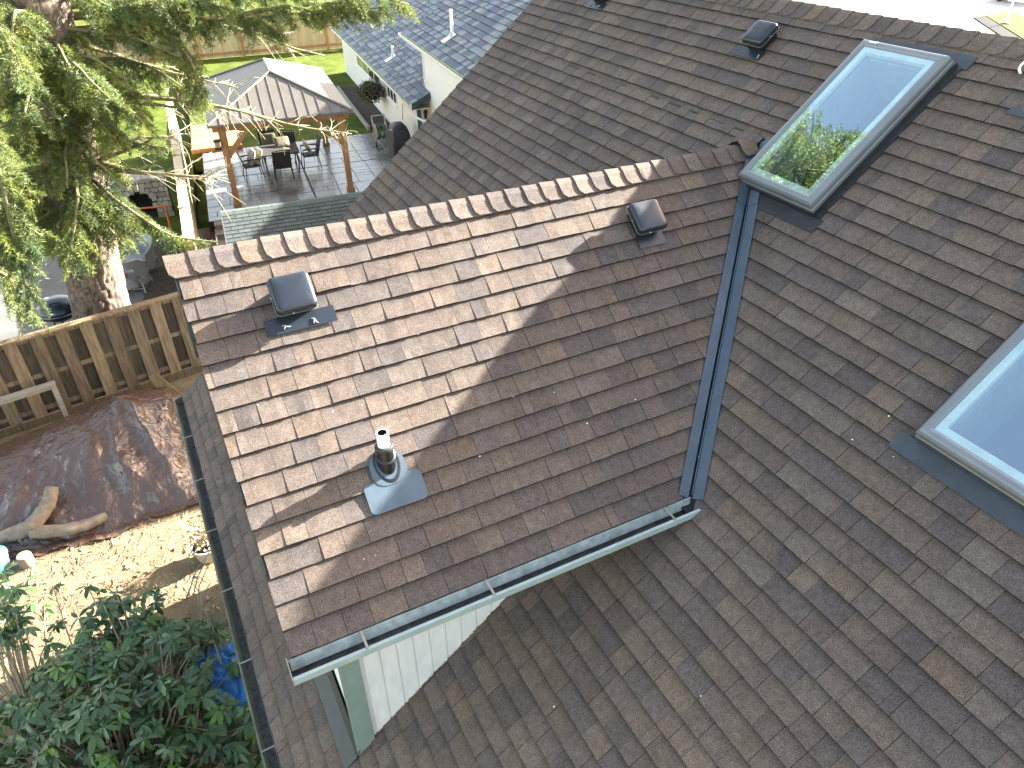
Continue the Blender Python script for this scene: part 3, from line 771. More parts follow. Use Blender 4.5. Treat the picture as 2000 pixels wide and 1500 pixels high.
# ------------------------------------------------------------------ front fence (board on board)
FA = math.radians(8.8); FO = (-3.6, 5.42, GZ)
fence = thing('wooden_fence', 'weathered board-on-board wooden fence behind the brown tarp', 'fence', FO, FA)
FX = T(*FO) @ RZ(FA)
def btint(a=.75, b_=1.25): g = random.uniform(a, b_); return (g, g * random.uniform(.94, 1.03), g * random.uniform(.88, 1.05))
def plank(xf, x0, x1, y0, y1, z0, z1, name, mat, par, tn=None, warp=.008):
    b = MB(xf); n = 5; L = []
    a = random.uniform(-warp, warp); c = random.uniform(-warp, warp)
    for i in range(n):
        f = i / (n - 1); z = z0 + (z1 - z0) * f; o = a * math.sin(f * 3.1) + c * f
        L.append([(x0 + o, y0, z), (x1 + o, y0, z), (x1 + o, y1, z), (x0 + o, y1, z)])
    b.loft(L, cap=True); b.c = [tn or btint()] * len(b.v)
    return b.build(name, mat, par)
x = -1.0; i = 0
while x < 4.06:
    plank(FX, x, x + .225, -.042, -.02, .17 + random.uniform(-.02, .02), 1.87, 'fence_board', 'fence', fence, btint(.75, 1.45))
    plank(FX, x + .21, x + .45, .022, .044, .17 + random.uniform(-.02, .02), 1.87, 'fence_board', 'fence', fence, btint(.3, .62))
    x += .44
for z0, z1 in ((.28, .37), (1.0, 1.09), (1.79, 1.878)):
    b = MB(FX); b.box(-1.1, 4.1, -.0185, .0205, z0, z1); b.build('rail', 'fence', fence)
b = MB(FX); b.box(-1.1, .42, -.09, .09, 1.88, 1.92, tint=(1.3, 1.25, 1.1)); b.build('cap_rail', 'fence', fence)
b = MB(FX); b.box(.425, 4.12, -.09, .09, 1.882, 1.925, tint=(1.35, 1.3, 1.1)); b.build('cap_rail', 'fence', fence)
b = MB(FX); b.box(-1.1, 4.1, -.06, -.025, .0, .16, tint=(.7, .7, .6)); b.build('kick_board', 'fence', fence)
for x in (.40, 2.65):
    b = MB(FX); b.box(x, x + .1, .05, .15, 0, 1.878, tint=(.8, .8, .7)); b.build('post', 'fence', fence)
# low grey railing in front of the fence
t = thing('low_railing', 'low grey timber railing standing in front of the wooden fence', 'railing', W(-2.9, 5.0, GZ), FA)
gx = T(-2.28, 5.28, GZ) @ RZ(FA)
b = MB(gx); b.box(-2.2, .04, -.07, .07, .96, 1.0); b.box(-2.2, .02, -.02, .02, .87, .958); b.build('top_rail', 'greywood', t)
b = MB(gx); b.box(-.06, .03, -.045, .045, 0, .955); b.build('post', 'greywood', t)
# tall board end standing by the house corner
b = MB(T(-.02, 4.6, GZ)); b.prism([(-.35, 0, 0), (.1, 0, .0), (-.42, 0, 1.0), (-.58, 0, .98)], (0, .03, 0), tint=(1.1, 1.1, .9)); 
tag(b.build('leaning_board', 'fence'), 'weathered board leaning at the house corner below the dormer shadow', 'board')

# ------------------------------------------------------------------ tarp over a pile
MT['tarp'] = pm('brown_tarp', (.088, .053, .037), (.068, .041, .030), rough=.24, scale=2.5, spec=.75)
m_ = MT['tarp']; t_ = m_.node_tree; p_ = t_.nodes['Principled BSDF']
tc_ = t_.nodes.new('ShaderNodeTexCoord'); w_ = t_.nodes.new('ShaderNodeTexNoise'); w_.inputs['Scale'].default_value = 5
vm_ = t_.nodes.new('ShaderNodeVectorMath'); vm_.operation = 'MULTIPLY_ADD'; vm_.inputs[1].default_value = (.35, .35, .35)
t_.links.new(tc_.outputs['Object'], w_.inputs['Vector']); t_.links.new(w_.outputs['Color'], vm_.inputs[0]); t_.links.new(tc_.outputs['Object'], vm_.inputs[2])
hs_ = []
for sc_, k_ in ((4, .9), (9, .34), (19, .10)):
    v_ = t_.nodes.new('ShaderNodeTexVoronoi'); v_.inputs['Scale'].default_value = sc_; t_.links.new(vm_.outputs[0], v_.inputs['Vector'])
    mu_ = t_.nodes.new('ShaderNodeMath'); mu_.operation = 'MULTIPLY'; mu_.inputs[1].default_value = k_; t_.links.new(v_.outputs['Distance'], mu_.inputs[0]); hs_.append(mu_.outputs[0])
a1_ = t_.nodes.new('ShaderNodeMath'); t_.links.new(hs_[0], a1_.inputs[0]); t_.links.new(hs_[1], a1_.inputs[1])
a2_ = t_.nodes.new('ShaderNodeMath'); t_.links.new(a1_.outputs[0], a2_.inputs[0]); t_.links.new(hs_[2], a2_.inputs[1])
bump(t_, p_, a2_.outputs[0], .6, .05)
ns, ntt = 230, 170
cs = [(-4.6, 1.7), (-.05, 1.42), (.15, 4.75), (-4.6, 4.35)]
S, Q = np.meshgrid(np.linspace(0, 1, ns), np.linspace(0, 1, ntt), indexing='ij')
X = (1 - S) * (1 - Q) * cs[0][0] + S * (1 - Q) * cs[1][0] + S * Q * cs[2][0] + (1 - S) * Q * cs[3][0]
Y = (1 - S) * (1 - Q) * cs[0][1] + S * (1 - Q) * cs[1][1] + S * Q * cs[2][1] + (1 - S) * Q * cs[3][1]
Y += (.10 * np.sin(S * 9) + .14 * (fbm(S * 8, Q * 2, 41) - .5) * 2) * (1 - Q) ** 2
X += .08 * (fbm(S * 3, Q * 8, 42) - .5) * 2
def bell(x, c, w): return np.exp(-((x - c) / w) ** 2)
Zt = .92 * np.clip(1 - np.abs((Q - .72) / .66) ** 1.7, 0, 1) * (.55 + .45 * bell(S, .72, .32)) * np.clip((1 - S) * 9, 0, 1) ** .6
Zt += .18 * bell(S, .73, .1) * bell(Q, .66, .2)
# folds fall from the crest towards the front
fold = np.abs(2 * vn(S * 7 + 2.2 * Q + 1.2 * fbm(S * 3, Q * 3, 7), Q * 1.4, 21) - 1)
fold2 = np.abs(2 * vn(S * 19 - 3.5 * Q + 2 * fbm(S * 4, Q * 4, 8), Q * 3, 22) - 1)
edge = np.clip(Q * 9, 0, 1) * np.clip((1 - Q) * 7, 0, 1)
Zt += (.32 * (.5 - fold) * np.clip(1.15 - Q, .2, 1) + .055 * (.5 - fold2)) * edge * (.4 + .6 * np.clip(Zt / .5, 0, 1))
cw = 2.5 * fbm(S * 5, Q * 5, 55)
Zt += .016 * (.5 - np.abs(2 * vn(S * 34 + 12 * Q + cw, Q * 22 - 9 * S + cw, 24) - 1)) + .007 * (.5 - np.abs(2 * vn(S * 66 - 25 * Q + 2 * cw, Q * 50 + 18 * S, 25) - 1))
Zt += .10 * np.clip(1 - np.abs(S - .70 + .10 * (Q - .4)) / .05, 0, 1) * bell(Q, .38, .22) - .08 * bell(S, .62 + .05, .035) * bell(Q, .4, .25)
Zt = np.maximum(Zt, 0) + .012 + .05 * np.clip(1 - Q * 12, 0, 1) * vn(S * 30, Q * 3, 4)
V = np.stack([X, Y, GZ + Zt], -1).reshape(-1, 3)
ii, jj = np.meshgrid(np.arange(ns - 1), np.arange(ntt - 1), indexing='ij'); k = (ii * ntt + jj).ravel()
F = np.stack([k, k + ntt, k + ntt + 1, k + 1], -1)
o = bigmesh('tarp', V, F, 'tarp', smooth=True); tag(o, 'crumpled brown plastic tarp draped over a pile beside the fence', 'tarp')
# branches lying on the tarp edge
def gz_t(x, y): return GZ
def limb_obj(name, pts, rad, label, cat, group=None):
    b = MB(); pp = []; rr = []
    for i in range(len(pts) - 1):
        for f in np.linspace(0, 1, 6, endpoint=False):
            pp.append(Vector(pts[i]).lerp(Vector(pts[i + 1]), f)); rr.append(rad[i] + (rad[i + 1] - rad[i]) * f)
    pp.append(Vector(pts[-1])); rr.append(rad[-1])
    for _ in range(3): pp = [pp[0]] + [(pp[i - 1] + pp[i] * 2 + pp[i + 1]) / 4 for i in range(1, len(pp) - 1)] + [pp[-1]]
    rr = [r * random.uniform(.93, 1.07) for r in rr]
    b.tube([tuple(q) for q in pp], rr, 12, cap=False, jit=.05)
    o = b.build(name, 'log', smooth=True); tag(o, label, cat, group)
    for q, e, r in ((pp[0], pp[0] - pp[1], rr[0]), (pp[-1], pp[-1] - pp[-2], rr[-1])):
        e.normalize(); u = e.orthogonal().normalized(); w = e.cross(u)
        c = MB(); c.add([tuple(q + e * .002 + (u * math.cos(a) + w * math.sin(a)) * r * .99) for a in np.linspace(0, 2 * math.pi, 12, endpoint=False)], [tuple(range(12))]); c.build('cut_end', 'cut', o)
    return o
limb_obj('bent_branch', [(-3.75, 1.98, -2.98), (-3.31, 1.97, -2.95), (-2.83, 1.89, -2.86), (-2.52, 2.16, -2.70), (-2.42, 2.36, -2.53)], [.12, .12, .125, .12, .10], 'thick bent grey branch rising over the left part of the brown tarp', 'branch', 'cut branches on the tarp')
limb_obj('curved_branch', [(-2.86, 1.86, -2.93), (-2.36, 1.73, -3.0), (-2.05, 1.74, -3.03), (-1.76, 1.84, -3.05)], [.105, .105, .1, .075], 'thinner curved branch lying along the front hem of the brown tarp', 'branch', 'cut branches on the tarp')
b = MB(T(-2.98, 1.42, GZ) @ RZ(.5)); b.lathe([(0, 0), (.11, 0), (.115, .05), (.11, .2), (.1, .215), (0, .215)], 16); o = b.build('log_round', 'log', smooth=True, angle=50); tag(o, 'short sawn log end standing between the blue ball and tarp edge', 'log')
b = MB(T(-2.98, 1.42, GZ)); b.lathe([(.098, .217), (0, .219)], 16, cap=False); b.build('cut_end', 'cut', o)
MT['blueplastic'] = pm('blue_plastic', (.10, .30, .55), (.08, .26, .5), rough=.35)
b = MB(T(-3.42, 1.5, GZ)); b.lathe([(0, 0), (.16, .02), (.21, .1), (.24, .3), (.255, .31), (.25, .335), (.19, .36), (.06, .385), (0, .39)], 28); o = b.build('blue_bucket', 'blueplastic', smooth=True, angle=40); tag(o, 'pale blue plastic lidded bucket at the left edge below the tarp', 'bucket')
b = MB(T(-3.42, 1.5, GZ)); b.tube([(.25 * math.cos(a), -.02, .3 - .2 * math.sin(a)) for a in np.linspace(.1, 3.0, 10)], .006, 6); b.build('handle', 'strap', o)
# planter with dead plants
MT['pot'] = pm('glazed_pot', (.55, .55, .52), (.42, .42, .38), rough=.5, scale=6)
MT['dryleaf'] = pm('dry_leaf', (.42, .33, .2), (.26, .17, .09), rough=.8, scale=3, attr=True)
MT['twig'] = pm('bare_twig', (.34, .29, .2), (.22, .18, .12), rough=.85, scale=8)
t = thing('planter', 'white round pot of dry dead plants beside the mossy eave gutter', 'planter', (-.36, .22, GZ))
b = MB(T(-.36, .22, GZ)); b.lathe([(0, 0), (.15, 0), (.17, .02), (.215, .22), (.235, .24), (.24, .29), (.215, .295), (.205, .26), (0, .255)], 28); b.build('pot', 'pot', t, smooth=True, angle=40)
b = MB(T(-.36, .22, GZ)); b.lathe([(.204, .262), (.1, .275), (0, .28)], 20, cap=False); b.build('soil', 'darksoil', t)
b = MB(T(-.36, .22, GZ + .26))
for k in range(60):
    a = random.uniform(0, 6.28); r = random.uniform(.05, .36); h = random.uniform(.05, .35)
    p1 = (r * math.cos(a), r * math.sin(a), h); b.tube([(.3 * p1[0], .3 * p1[1], 0), (p1[0] * .7, p1[1] * .7, h), p1], [.006, .004, .002], 4)
    for q in range(3):
        d = random.uniform(0, 6.28); s = random.uniform(.03, .07); cx, cy, cz = p1[0] + random.uniform(-.05, .05), p1[1] + random.uniform(-.05, .05), h + random.uniform(-.05, .03)
        b.add([(cx, cy, cz), (cx + s * math.cos(d), cy + s * math.sin(d), cz + .02), (cx + 1.6 * s * math.cos(d + .4), cy + 1.6 * s * math.sin(d + .4), cz), (cx + s * math.cos(d + .8), cy + s * math.sin(d + .8), cz - .01)], [(0, 1, 2, 3)])
b.build('dead_plants', 'dryleaf', t)
# leaf and straw litter on the garden soil
n = 5200; lx = rng.uniform(-4.2, .2, n); ly = rng.uniform(-3.8, 2.2, n); la = rng.uniform(0, 6.28, n)
kind = rng.random(n); ls = np.where(kind < .10, rng.uniform(.025, .06, n), rng.uniform(.03, .13, n)); lw = np.where(kind < .10, ls * .42, .0035)
tilt = rng.uniform(-.35, .35, n)
du = np.stack([np.cos(la), np.sin(la), tilt * .4], -1); dv = np.stack([-np.sin(la), np.cos(la), rng.uniform(-.5, .5, n)], -1)
c = np.stack([lx, ly, GZ + .012 + .012 * rng.random(n)], -1)
V = np.stack([c - du * ls[:, None], c - dv * lw[:, None], c + du * ls[:, None], c + dv * lw[:, None] + np.array([0, 0, .006])], 1).reshape(-1, 3)
F = np.arange(4 * n).reshape(n, 4)
g = rng.uniform(.4, 1.5, n)[:, None] * np.array([1, .95, .85]); g = np.repeat(g, 4, 0)
o = bigmesh('leaf_litter', V, F, 'dryleaf', tint=g, kind='stuff'); tag(o, 'dry leaves, straw and twigs strewn over the bare garden soil', 'litter')
# ================================================================== neighbouring lot: grey shingled shed roof
MT['shed'] = shingle_mat('grey_shed_shingle')
t = thing('shed', 'low shed with sage grey shingle roof squeezed between dormer ridge and patio', 'shed', W(2.6, 8.0, GZ), math.radians(-7))
zt = -.82; pt = .42; su = 1 / math.hypot(1, pt)
SF = NR @ frame((.72, 7.0, zt - pt * 2.1), (0, su, pt * su), (1, 0, 0), (0, -pt * su, su))
shed_tabs = []
SL = 2.1 / su
n = int(SL / .127)
b = MB(NR); b.prism([(.735, 7.02, zt - pt * 2.1 - .01), (.735, 9.1, zt - .01), (.735, 9.1, zt - .12), (.735, 7.02, zt - pt * 2.1 - .12)], (6.4, 0, 0)); roof = b.build('roof', 'deck', t)
b = MB(NR); b.box(.9, 7.0, 7.2, 8.95, GZ - .1, zt - pt * 2.1 - .1); b.build('wall', 'white', t)
b = MB(NR); b.prism([(.70, 7.0, zt - pt * 2.1 - .0), (.70, 9.12, zt + .0), (.70, 9.12, zt - .16), (.70, 7.0, zt - pt * 2.1 - .16)], (.032, 0, 0)); b.build('rake_board', 'pvc', t)
far = MB(); cnt = 0
for k in range(n + 1):
    u0 = k * .127; off = (k % 2) * .15
    v = -off
    while v < 6.4:
        a, c = max(v, 0) + .003, min(v + .30, 6.4) - .003
        if c - a > .03:
            g = random.uniform(.8, 1.15); tn = (.072 * g, .086 * g, .082 * g)
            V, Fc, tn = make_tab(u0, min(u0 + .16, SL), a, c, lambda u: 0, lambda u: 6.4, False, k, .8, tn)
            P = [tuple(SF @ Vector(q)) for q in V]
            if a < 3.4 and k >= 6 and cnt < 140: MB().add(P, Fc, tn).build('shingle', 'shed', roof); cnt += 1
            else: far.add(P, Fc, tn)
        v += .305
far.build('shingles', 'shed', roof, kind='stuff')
x = .7
while x < 7:
    g = random.uniform(.9, 1.1); tn = (.08 * g, .095 * g, .09 * g)
    b = MB(NR); z0 = zt + .012
    b.loft([[(x, 8.98, z0 - .05), (x, 9.1, z0 + .012), (x, 9.26, z0 - .01), (x, 9.27, z0 - .03)], [(x + .30, 8.98, z0 - .053), (x + .30, 9.1, z0 + .008), (x + .30, 9.26, z0 - .014), (x + .30, 9.27, z0 - .034)]], closed=False)
    b.c = [tn] * len(b.v); b.build('ridge_cap', 'shed', roof); x += .3

# ------------------------------------------------------------------ side fence seen from its end
t = thing('side_fence', 'pale cedar fence seen end-on between concrete yard and patio', 'fence', W(-.3, 9.0, GZ), math.radians(-7))
def SFp(q): return -.12 - .035 * (q - 9.0)
q = 9.05; k = 0
SX = NR @ T(-.10, 9.05, 0) @ RZ(math.radians(2.2))
while k < 100:
    y = k * .145
    plank(SX, .03, .048, y, y + .138, GZ + .05, -1.46, 'fence_board', 'cedar_pale', t, btint(.6, .95), warp=.004); k += 1
for y0 in (0, 2.45, 4.9, 7.35, 9.8, 12.25):
    b = MB(SX); b.box(-.19, -.085, y0 + .0, y0 + .105, GZ, -1.40); b.build('post', 'cedar', t)
    b = MB(SX); b.box(-.205, -.07, y0 - .015, y0 + .12, -1.398, -1.372); b.build('post_cap', 'cedar', t)
    b = MB(SX); b.box(-.18, .075, y0 + .108, y0 + 2.44, -1.455, -1.42, tint=(1.5, 1.5, 1.5)); b.build('cap_rail', 'cedar_pale', t)  # cap rail tint brightened: its sunlit white is put into the colour
    b = MB(SX); b.box(-.075, .028, y0 + .108, y0 + 2.44, -1.58, -1.46, tint=(1.2, 1.15, 1.1)); b.build('rail', 'cedar_pale', t)
    b = MB(SX); b.box(-.075, .028, y0 + .108, y0 + 2.44, -2.6, -2.5); b.build('rail', 'cedar', t)

# ------------------------------------------------------------------ gazebo
t = thing('gazebo', 'cedar patio gazebo with hipped ribbed metal roof', 'gazebo', W(2.8, 17.3, -2.7), math.radians(-7))
MT['roofmetal'] = pm('bronze_roof_metal', (.125, .108, .090), (.108, .093, .077), rough=.42, scale=3, spec=.5)
mm = MT['roofmetal']; tt = mm.node_tree; tc = tt.nodes.new('ShaderNodeTexCoord'); wv = tt.nodes.new('ShaderNodeTexWave')
G0, G1, Q0, Q1 = .74, 4.92, 14.25, 20.45
EZ, RZ_ = -.10, .79
gp = (G0 + G1) / 2; ra = gp - G0; qa, qb = Q0 + ra, Q1 - ra
def hipstrip(b, p0, p1, side):
    """one roof panel between two positions along an eave, running up to the hip or ridge"""
    def top(s):
        if side in ('f', 'b'):
            d = min(s - G0, G1 - s); q = (Q0 + d) if side == 'f' else (Q1 - d); return (s, q, EZ + (RZ_ - EZ) * d / ra)
        d = min(s - Q0, Q1 - s, ra); p = (G0 + d) if side == 'l' else (G1 - d); return (p, s, EZ + (RZ_ - EZ) * d / ra)
    def bot(s):
        return {'f': (s, Q0, EZ), 'b': (s, Q1, EZ), 'l': (G0, s, EZ), 'r': (G1, s, EZ)}[side]
    mids = [p0] + [c for c in (gp, qa, qb) if p0 < c < p1] + [p1]
    for a, c in zip(mids[:-1], mids[1:]):
        q = [bot(a), bot(c), top(c), top(a)]
        nrm = (Vector(q[1]) - Vector(q[0])).cross(Vector(top((a + c) / 2)) - Vector(bot((a + c) / 2)))
        if nrm.z < 0: nrm = -nrm
        nrm.normalize()
        if (Vector(q[2]) - Vector(q[1])).length < .02: q = [q[0], q[1], q[3]]
        elif (Vector(q[3]) - Vector(q[0])).length < .02: q = [q[0], q[1], q[2]]
        b.prism([tuple(Vector(z) - nrm * .004) for z in q], tuple(nrm * .012))
    # fine ribs
    n = max(1, int((p1 - p0) / .075))
    for i in range(n + 1):
        s = p0 + .012 + (p1 - p0 - .024) * i / n; B0, T0 = Vector(bot(s)), Vector(top(s))
        if (T0 - B0).length < .05: continue
        w = .006 if i else .012; h = .001 if i else (.022 if side in ('f', 'b') else .008)
        if i and side in ('l', 'r'): continue
        d = Vector((w, 0, 0)) if side in ('f', 'b') else Vector((0, w, 0)); nz = Vector((0, 0, h + .008))
        b.loft([[tuple(B0 - d), tuple(B0 + d), tuple(B0 + d * .6 + nz), tuple(B0 - d * .6 + nz)], [tuple(T0 - d), tuple(T0 + d), tuple(T0 + d * .6 + nz), tuple(T0 - d * .6 + nz)]], cap=True)
for side, a, c in (('f', G0, G1), ('b', G0, G1), ('l', Q0, Q1), ('r', Q0, Q1)):
    n = round((c - a) / .31)
    for i in range(n):
        b = MB(NR); hipstrip(b, a + (c - a) * i / n, a + (c - a) * (i + 1) / n, side); b.build('roof_panel', 'roofmetal', t)
for e in ((G0, Q0, gp, qa), (G1, Q0, gp, qa), (G0, Q1, gp, qb), (G1, Q1, gp, qb)):
    b = MB(NR); b.tube([(e[0], e[1], EZ + .03), (e[2], e[3], RZ_ + .03)], .035, 8); b.build('hip_cap', 'roofmetal', t)
b = MB(NR); b.tube([(gp, qa, RZ_ + .03), (gp, qb, RZ_ + .03)], .04, 8); b.build('ridge_cap', 'roofmetal', t)
b = MB(NR); b.ringsweep((G1 - G0) / 2, (Q1 - Q0) / 2, [(-.03, -.01), (.03, .0), (.03, -.055), (-.03, -.055), (-.03, -.01)], xf=T(gp, (Q0 + Q1) / 2, EZ)); b.build('eave_trim', 'roofmetal', t)
PP = [(1.05, 14.72), (4.6, 14.72), (1.05, 19.95), (4.6, 19.95)]
for (x, y) in PP:
    b = MB(NR); b.box(x - .085, x + .085, y - .085, y + .085, -2.7, -.34, bev=.008); b.build('post', 'cedar', t)
    b = MB(NR); b.box(x - .12, x + .12, y - .12, y + .12, -2.7, -2.56, bev=.012); b.build('post_base', 'cedar', t)
for y in (14.72, 19.95):
    b = MB(NR); b.box(.82, 4.83, y - .07, y + .07, -.39, -.13, bev=.006); be = b.build('beam', 'cedar', t)
    b = MB(NR)
    for px_ in (1.0, 1.1, 1.9, 3.75, 4.55, 4.65):
        for pz_ in (-.19, -.28): b.box(px_ - .015, px_ + .015, y - .078, y - .0705, pz_ - .015, pz_ + .015)
    b.build('bolts', 'dark', be, kind='stuff')
for x in (1.05, 4.6):
    b = MB(NR); b.box(x - .065, x + .065, 14.8, 19.87, -.3385, -.14); b.build('beam', 'cedar', t)
for (x, y) in PP:
    sx = 1 if x < 3 else -1; sy = 1 if y < 17 else -1
    b = MB(NR); b.prism([(x + sx * .085, y - .05, -1.22), (x + sx * .085, y - .05, -1.02), (x + sx * .72, y - .05, -.338), (x + sx * .9, y - .05, -.338)], (0, .1, 0)); b.build('brace', 'cedar', t)
    b = MB(NR); b.prism([(x - .05, y + sy * .085, -1.22), (x - .05, y + sy * .085, -1.02), (x - .05, y + sy * .72, -.338), (x - .05, y + sy * .9, -.338)], (.1, 0, 0)); b.build('brace', 'cedar', t)
# lantern on the near left post
MT['black'] = pm('black_paint', (.012, .012, .012), rough=.4)
MT['lampgl'] = pm('frosted_lamp_glass', (.35, .33, .28), rough=.4)
t = thing('post_lantern', 'boxy dark lantern hung on the left front gazebo post', 'lantern', W(.93, 14.60, -.62), math.radians(-7))
b = MB(NR); b.box(.80, .95, 14.5, 14.63, -.80, -.64); b.build('lamp_glass', 'greywood', t)
b = MB(NR); b.box(.78, .965, 14.48, 14.65, -.635, -.59); b.box(.78, .965, 14.48, 14.65, -.86, -.805); b.build('lamp_frame', 'black', t)

# ------------------------------------------------------------------ patio dining set
MT['wicker'] = pm('dark_woven_sling', (.045, .035, .028), (.03, .024, .02), rough=.7, scale=60, bs=90, bstr=.4)
MT['cushion'] = pm('olive_cushion', (.15, .13, .085), (.12, .1, .06), rough=.9, scale=14, bs=40, bstr=.2)
MT['frame'] = pm('dark_chair_frame', (.018, .017, .017), rough=.45)
MT['cushion_pale'] = pm('striped_cushion', (.5, .46, .36), (.16, .15, .09), rough=.9, scale=5, stretch=(14, .6, .6), lo=.45, hi=.55)
table = thing('patio_table', 'dark dining table among woven patio chairs under the gazebo', 'table', W(2.75, 17.7, -2.7), math.radians(-7))
b = MB(NR @ T(2.75, 17.75, -2.7)); b.loft([rsq(.62, .62, .06, .69), rsq(.63, .63, .06, .7), rsq(.63, .63, .06, .725), rsq(.62, .62, .06, .73)], cap=True); b.build('tabletop', 'wicker', table)
for sx in (-1, 1):
    for sy in (-1, 1):
        b = MB(NR @ T(2.75, 17.75, -2.7)); b.tube([(sx * .52, sy * .52, .69), (sx * .55, sy * .55, .35), (sx * .5, sy * .5, 0)], [.025, .022, .02], 8); b.build('leg', 'frame', table)
def patio_chair(label):
    t = thing('patio_chair', label, 'chair', (0, 0, 0), 0, 'woven patio chairs round the dining table')
    b = MB(); L = []
    for f in np.linspace(0, 1, 7): L.append([(-.26, -.27 + .5 * f, .43 - .03 * math.sin(f * 3.14)), (.26, -.27 + .5 * f, .43 - .03 * math.sin(f * 3.14))])
    b.loft(L, closed=False); b.prism([(-.27, -.28, .40), (.27, -.28, .40), (.27, .25, .40), (-.27, .25, .40)], (0, 0, .02)); b.build('seat', 'wicker', t)
    b = MB(); L = []
    for f in np.linspace(0, 1, 7):
        z = .44 + .56 * f; y = -.25 - .17 * f; w = .255 + .02 * f
        L.append([(-w, y - .01, z), (w, y - .01, z), (w, y + .01, z), (-w, y + .01, z)])
    b.loft(L, cap=True); b.build('backrest', 'wicker', t)
    for s in (-1, 1):
        b = MB(); b.tube([(s * .28, -.30, 0), (s * .275, -.25, .42), (s * .28, -.42, 1.02)], .016, 8); b.build('leg', 'frame', t)
        b = MB(); b.tube([(s * .30, .30, 0), (s * .28, .26, .3), (s * .285, .24, .64), (s * .285, .0, .67), (s * .28, -.30, .64)], .016, 8); b.build('leg', 'frame', t)
        b = MB(); b.box(min(s * .255, s * .315), max(s * .255, s * .315), -.28, .26, .668, .69); b.build('armrest', 'frame', t)
    b = MB(); b.tube([(-.28, -.42, 1.02), (0, -.435, 1.05), (.28, -.42, 1.02)], .016, 8); b.build('top_rail', 'frame', t)
    return t
chairs = [((2.72, 16.85), 0, 'woven patio chair nearest the house, its back to the viewer'),
          ((1.75, 17.35), -1.45, 'woven patio chair on the fence side with a striped cushion propped on it'),
          ((3.75, 17.75), 1.6, 'woven patio chair on the neighbouring house side holding a folded striped cushion'),
          ((2.45, 18.9), 3.1, 'woven patio chair at the lawn side of the table with high back cushion'),
          ((3.05, 18.35), 2.9, 'woven patio chair tipped against the far edge of the table')]
ch0 = patio_chair(chairs[0][2]); T0 = -math.radians(7)
for i, ((cx, cy), rz, lab) in enumerate(chairs):
    P_ = W(cx, cy, -2.7)
    if i == 0: ch0.location = P_; ch0.rotation_euler = (0, 0, T0 + rz); RM[ch0.name] = T(*P_) @ RZ(T0 + rz)
    else: copy_thing(ch0, P_, T0 + rz, lab, None)
def cushion(x, y, z, rx, rz, lab, mat):
    xf = NR @ T(x, y, z) @ RZ(rz) @ Matrix.Rotation(rx, 4, 'X')
    b = MB(xf); b.loft([rsq(.22, .22, .06, -.045), rsq(.25, .25, .07, -.02), rsq(.25, .25, .07, .02), rsq(.22, .22, .06, .045), rsq(.1, .1, .04, .055)], cap=True)
    tag(b.build('cushion', mat, smooth=True), lab, 'cushion', 'cushions on the patio chairs')
cushion(1.78, 17.3, -2.0, 1.2, -1.3, 'pale striped cushion propped upright on the fence side patio chair', 'cushion_pale')
cushion(1.98, 17.42, -2.02, 1.1, -1.2, 'second striped cushion leaning nearer the table on the fence side chair', 'cushion_pale')
cushion(3.7, 17.72, -2.02, 1.15, 1.5, 'striped cushion folded against the chair on the neighbouring house side', 'cushion_pale')
cushion(2.9, 18.1, -1.86, .5, 0, 'olive patterned cushion lying over the far edge of the dining table', 'cushion')
cushion(2.5, 18.8, -1.95, 1.3, 0, 'olive back cushion standing on the chair at the lawn side', 'cushion')

# ------------------------------------------------------------------ covered grill, hose reel
MT['cover'] = pm('black_vinyl_cover', (.014, .014, .015), (.02, .02, .021), rough=.5, scale=4, bs=7, bstr=.5, bdist=.03)
t = thing('covered_grill', 'barbecue grill under a black vinyl cover beside the white wall', 'grill', W(6.85, 17.5, -2.7), math.radians(-7))
b = MB(NR @ T(6.9, 17.35, -2.7)); L = []
for z, hx, hy, r in ((.02, .36, .52, .08), (.3, .35, .5, .08), (.8, .33, .5, .09), (1.0, .30, .46, .1), (1.16, .25, .36, .12), (1.24, .17, .24, .12), (1.26, .06, .1, .05)):
    L.append([(x + .02 * (vn(x * 8 + z * 2, y * 8, 3) - .5), y + .04 * (vn(x * 7, y * 7 + z * 3, 5) - .5), z_) for x, y, z_ in rsq(hx, hy, r, z)])
b.loft(L, cap=True); b.build('cover', 'cover', t, smooth=True, angle=60)
b = MB(NR @ T(6.62, 17.2, -1.62)); b.lathe([(.035, 0), (.06, .004), (.06, .012), (.035, .012), (.035, 0)], 14); b.build('emblem_ring', 'pvc', t)
b = MB(NR @ T(6.5, 16.95, -2.7)); b.lathe([(0, 0), (.07, 0), (.08, .05), (.05, .1), (0, .11)], 12); b.build('caster', 'black', t)
b = MB(NR); b.tube([(7.2, 17.9, -1.5), (7.3, 18.1, -1.0)], .014, 6); tag(b.build('broom_handle', 'greywood'), 'thin grey pole standing behind the black covered grill', 'pole')
MT['hose'] = pm('green_hose', (.05, .16, .09), (.03, .11, .06), rough=.5)
MT['reel'] = pm('beige_reel_plastic', (.42, .40, .33), rough=.5)
t = thing('hose_reel', 'beige hose reel cart wound with green hose by the flower bed', 'hose reel', W(6.6, 19.2, -2.7), math.radians(-7))
HX = NR @ T(6.6, 19.2, -2.7)
for s in (-1, 1):
    b = MB(HX); b.tube([(s * .24, -.2, .02), (s * .24, .02, .5), (s * .24, .28, 1.02)], .028, 8); b.build('side_frame', 'reel', t)
    b = MB(HX @ T(s * .2, 0, .5) @ Matrix.Rotation(math.pi / 2, 4, 'Y')); b.lathe([(0, -.01), (.3, -.01), (.31, 0), (.3, .012), (0, .012)], 22); b.build('drum_side', 'reel', t)
b = MB(HX); b.tube([(-.24, .28, 1.02), (.24, .28, 1.02)], .024, 8); b.build('handle', 'reel', t)
pts = []
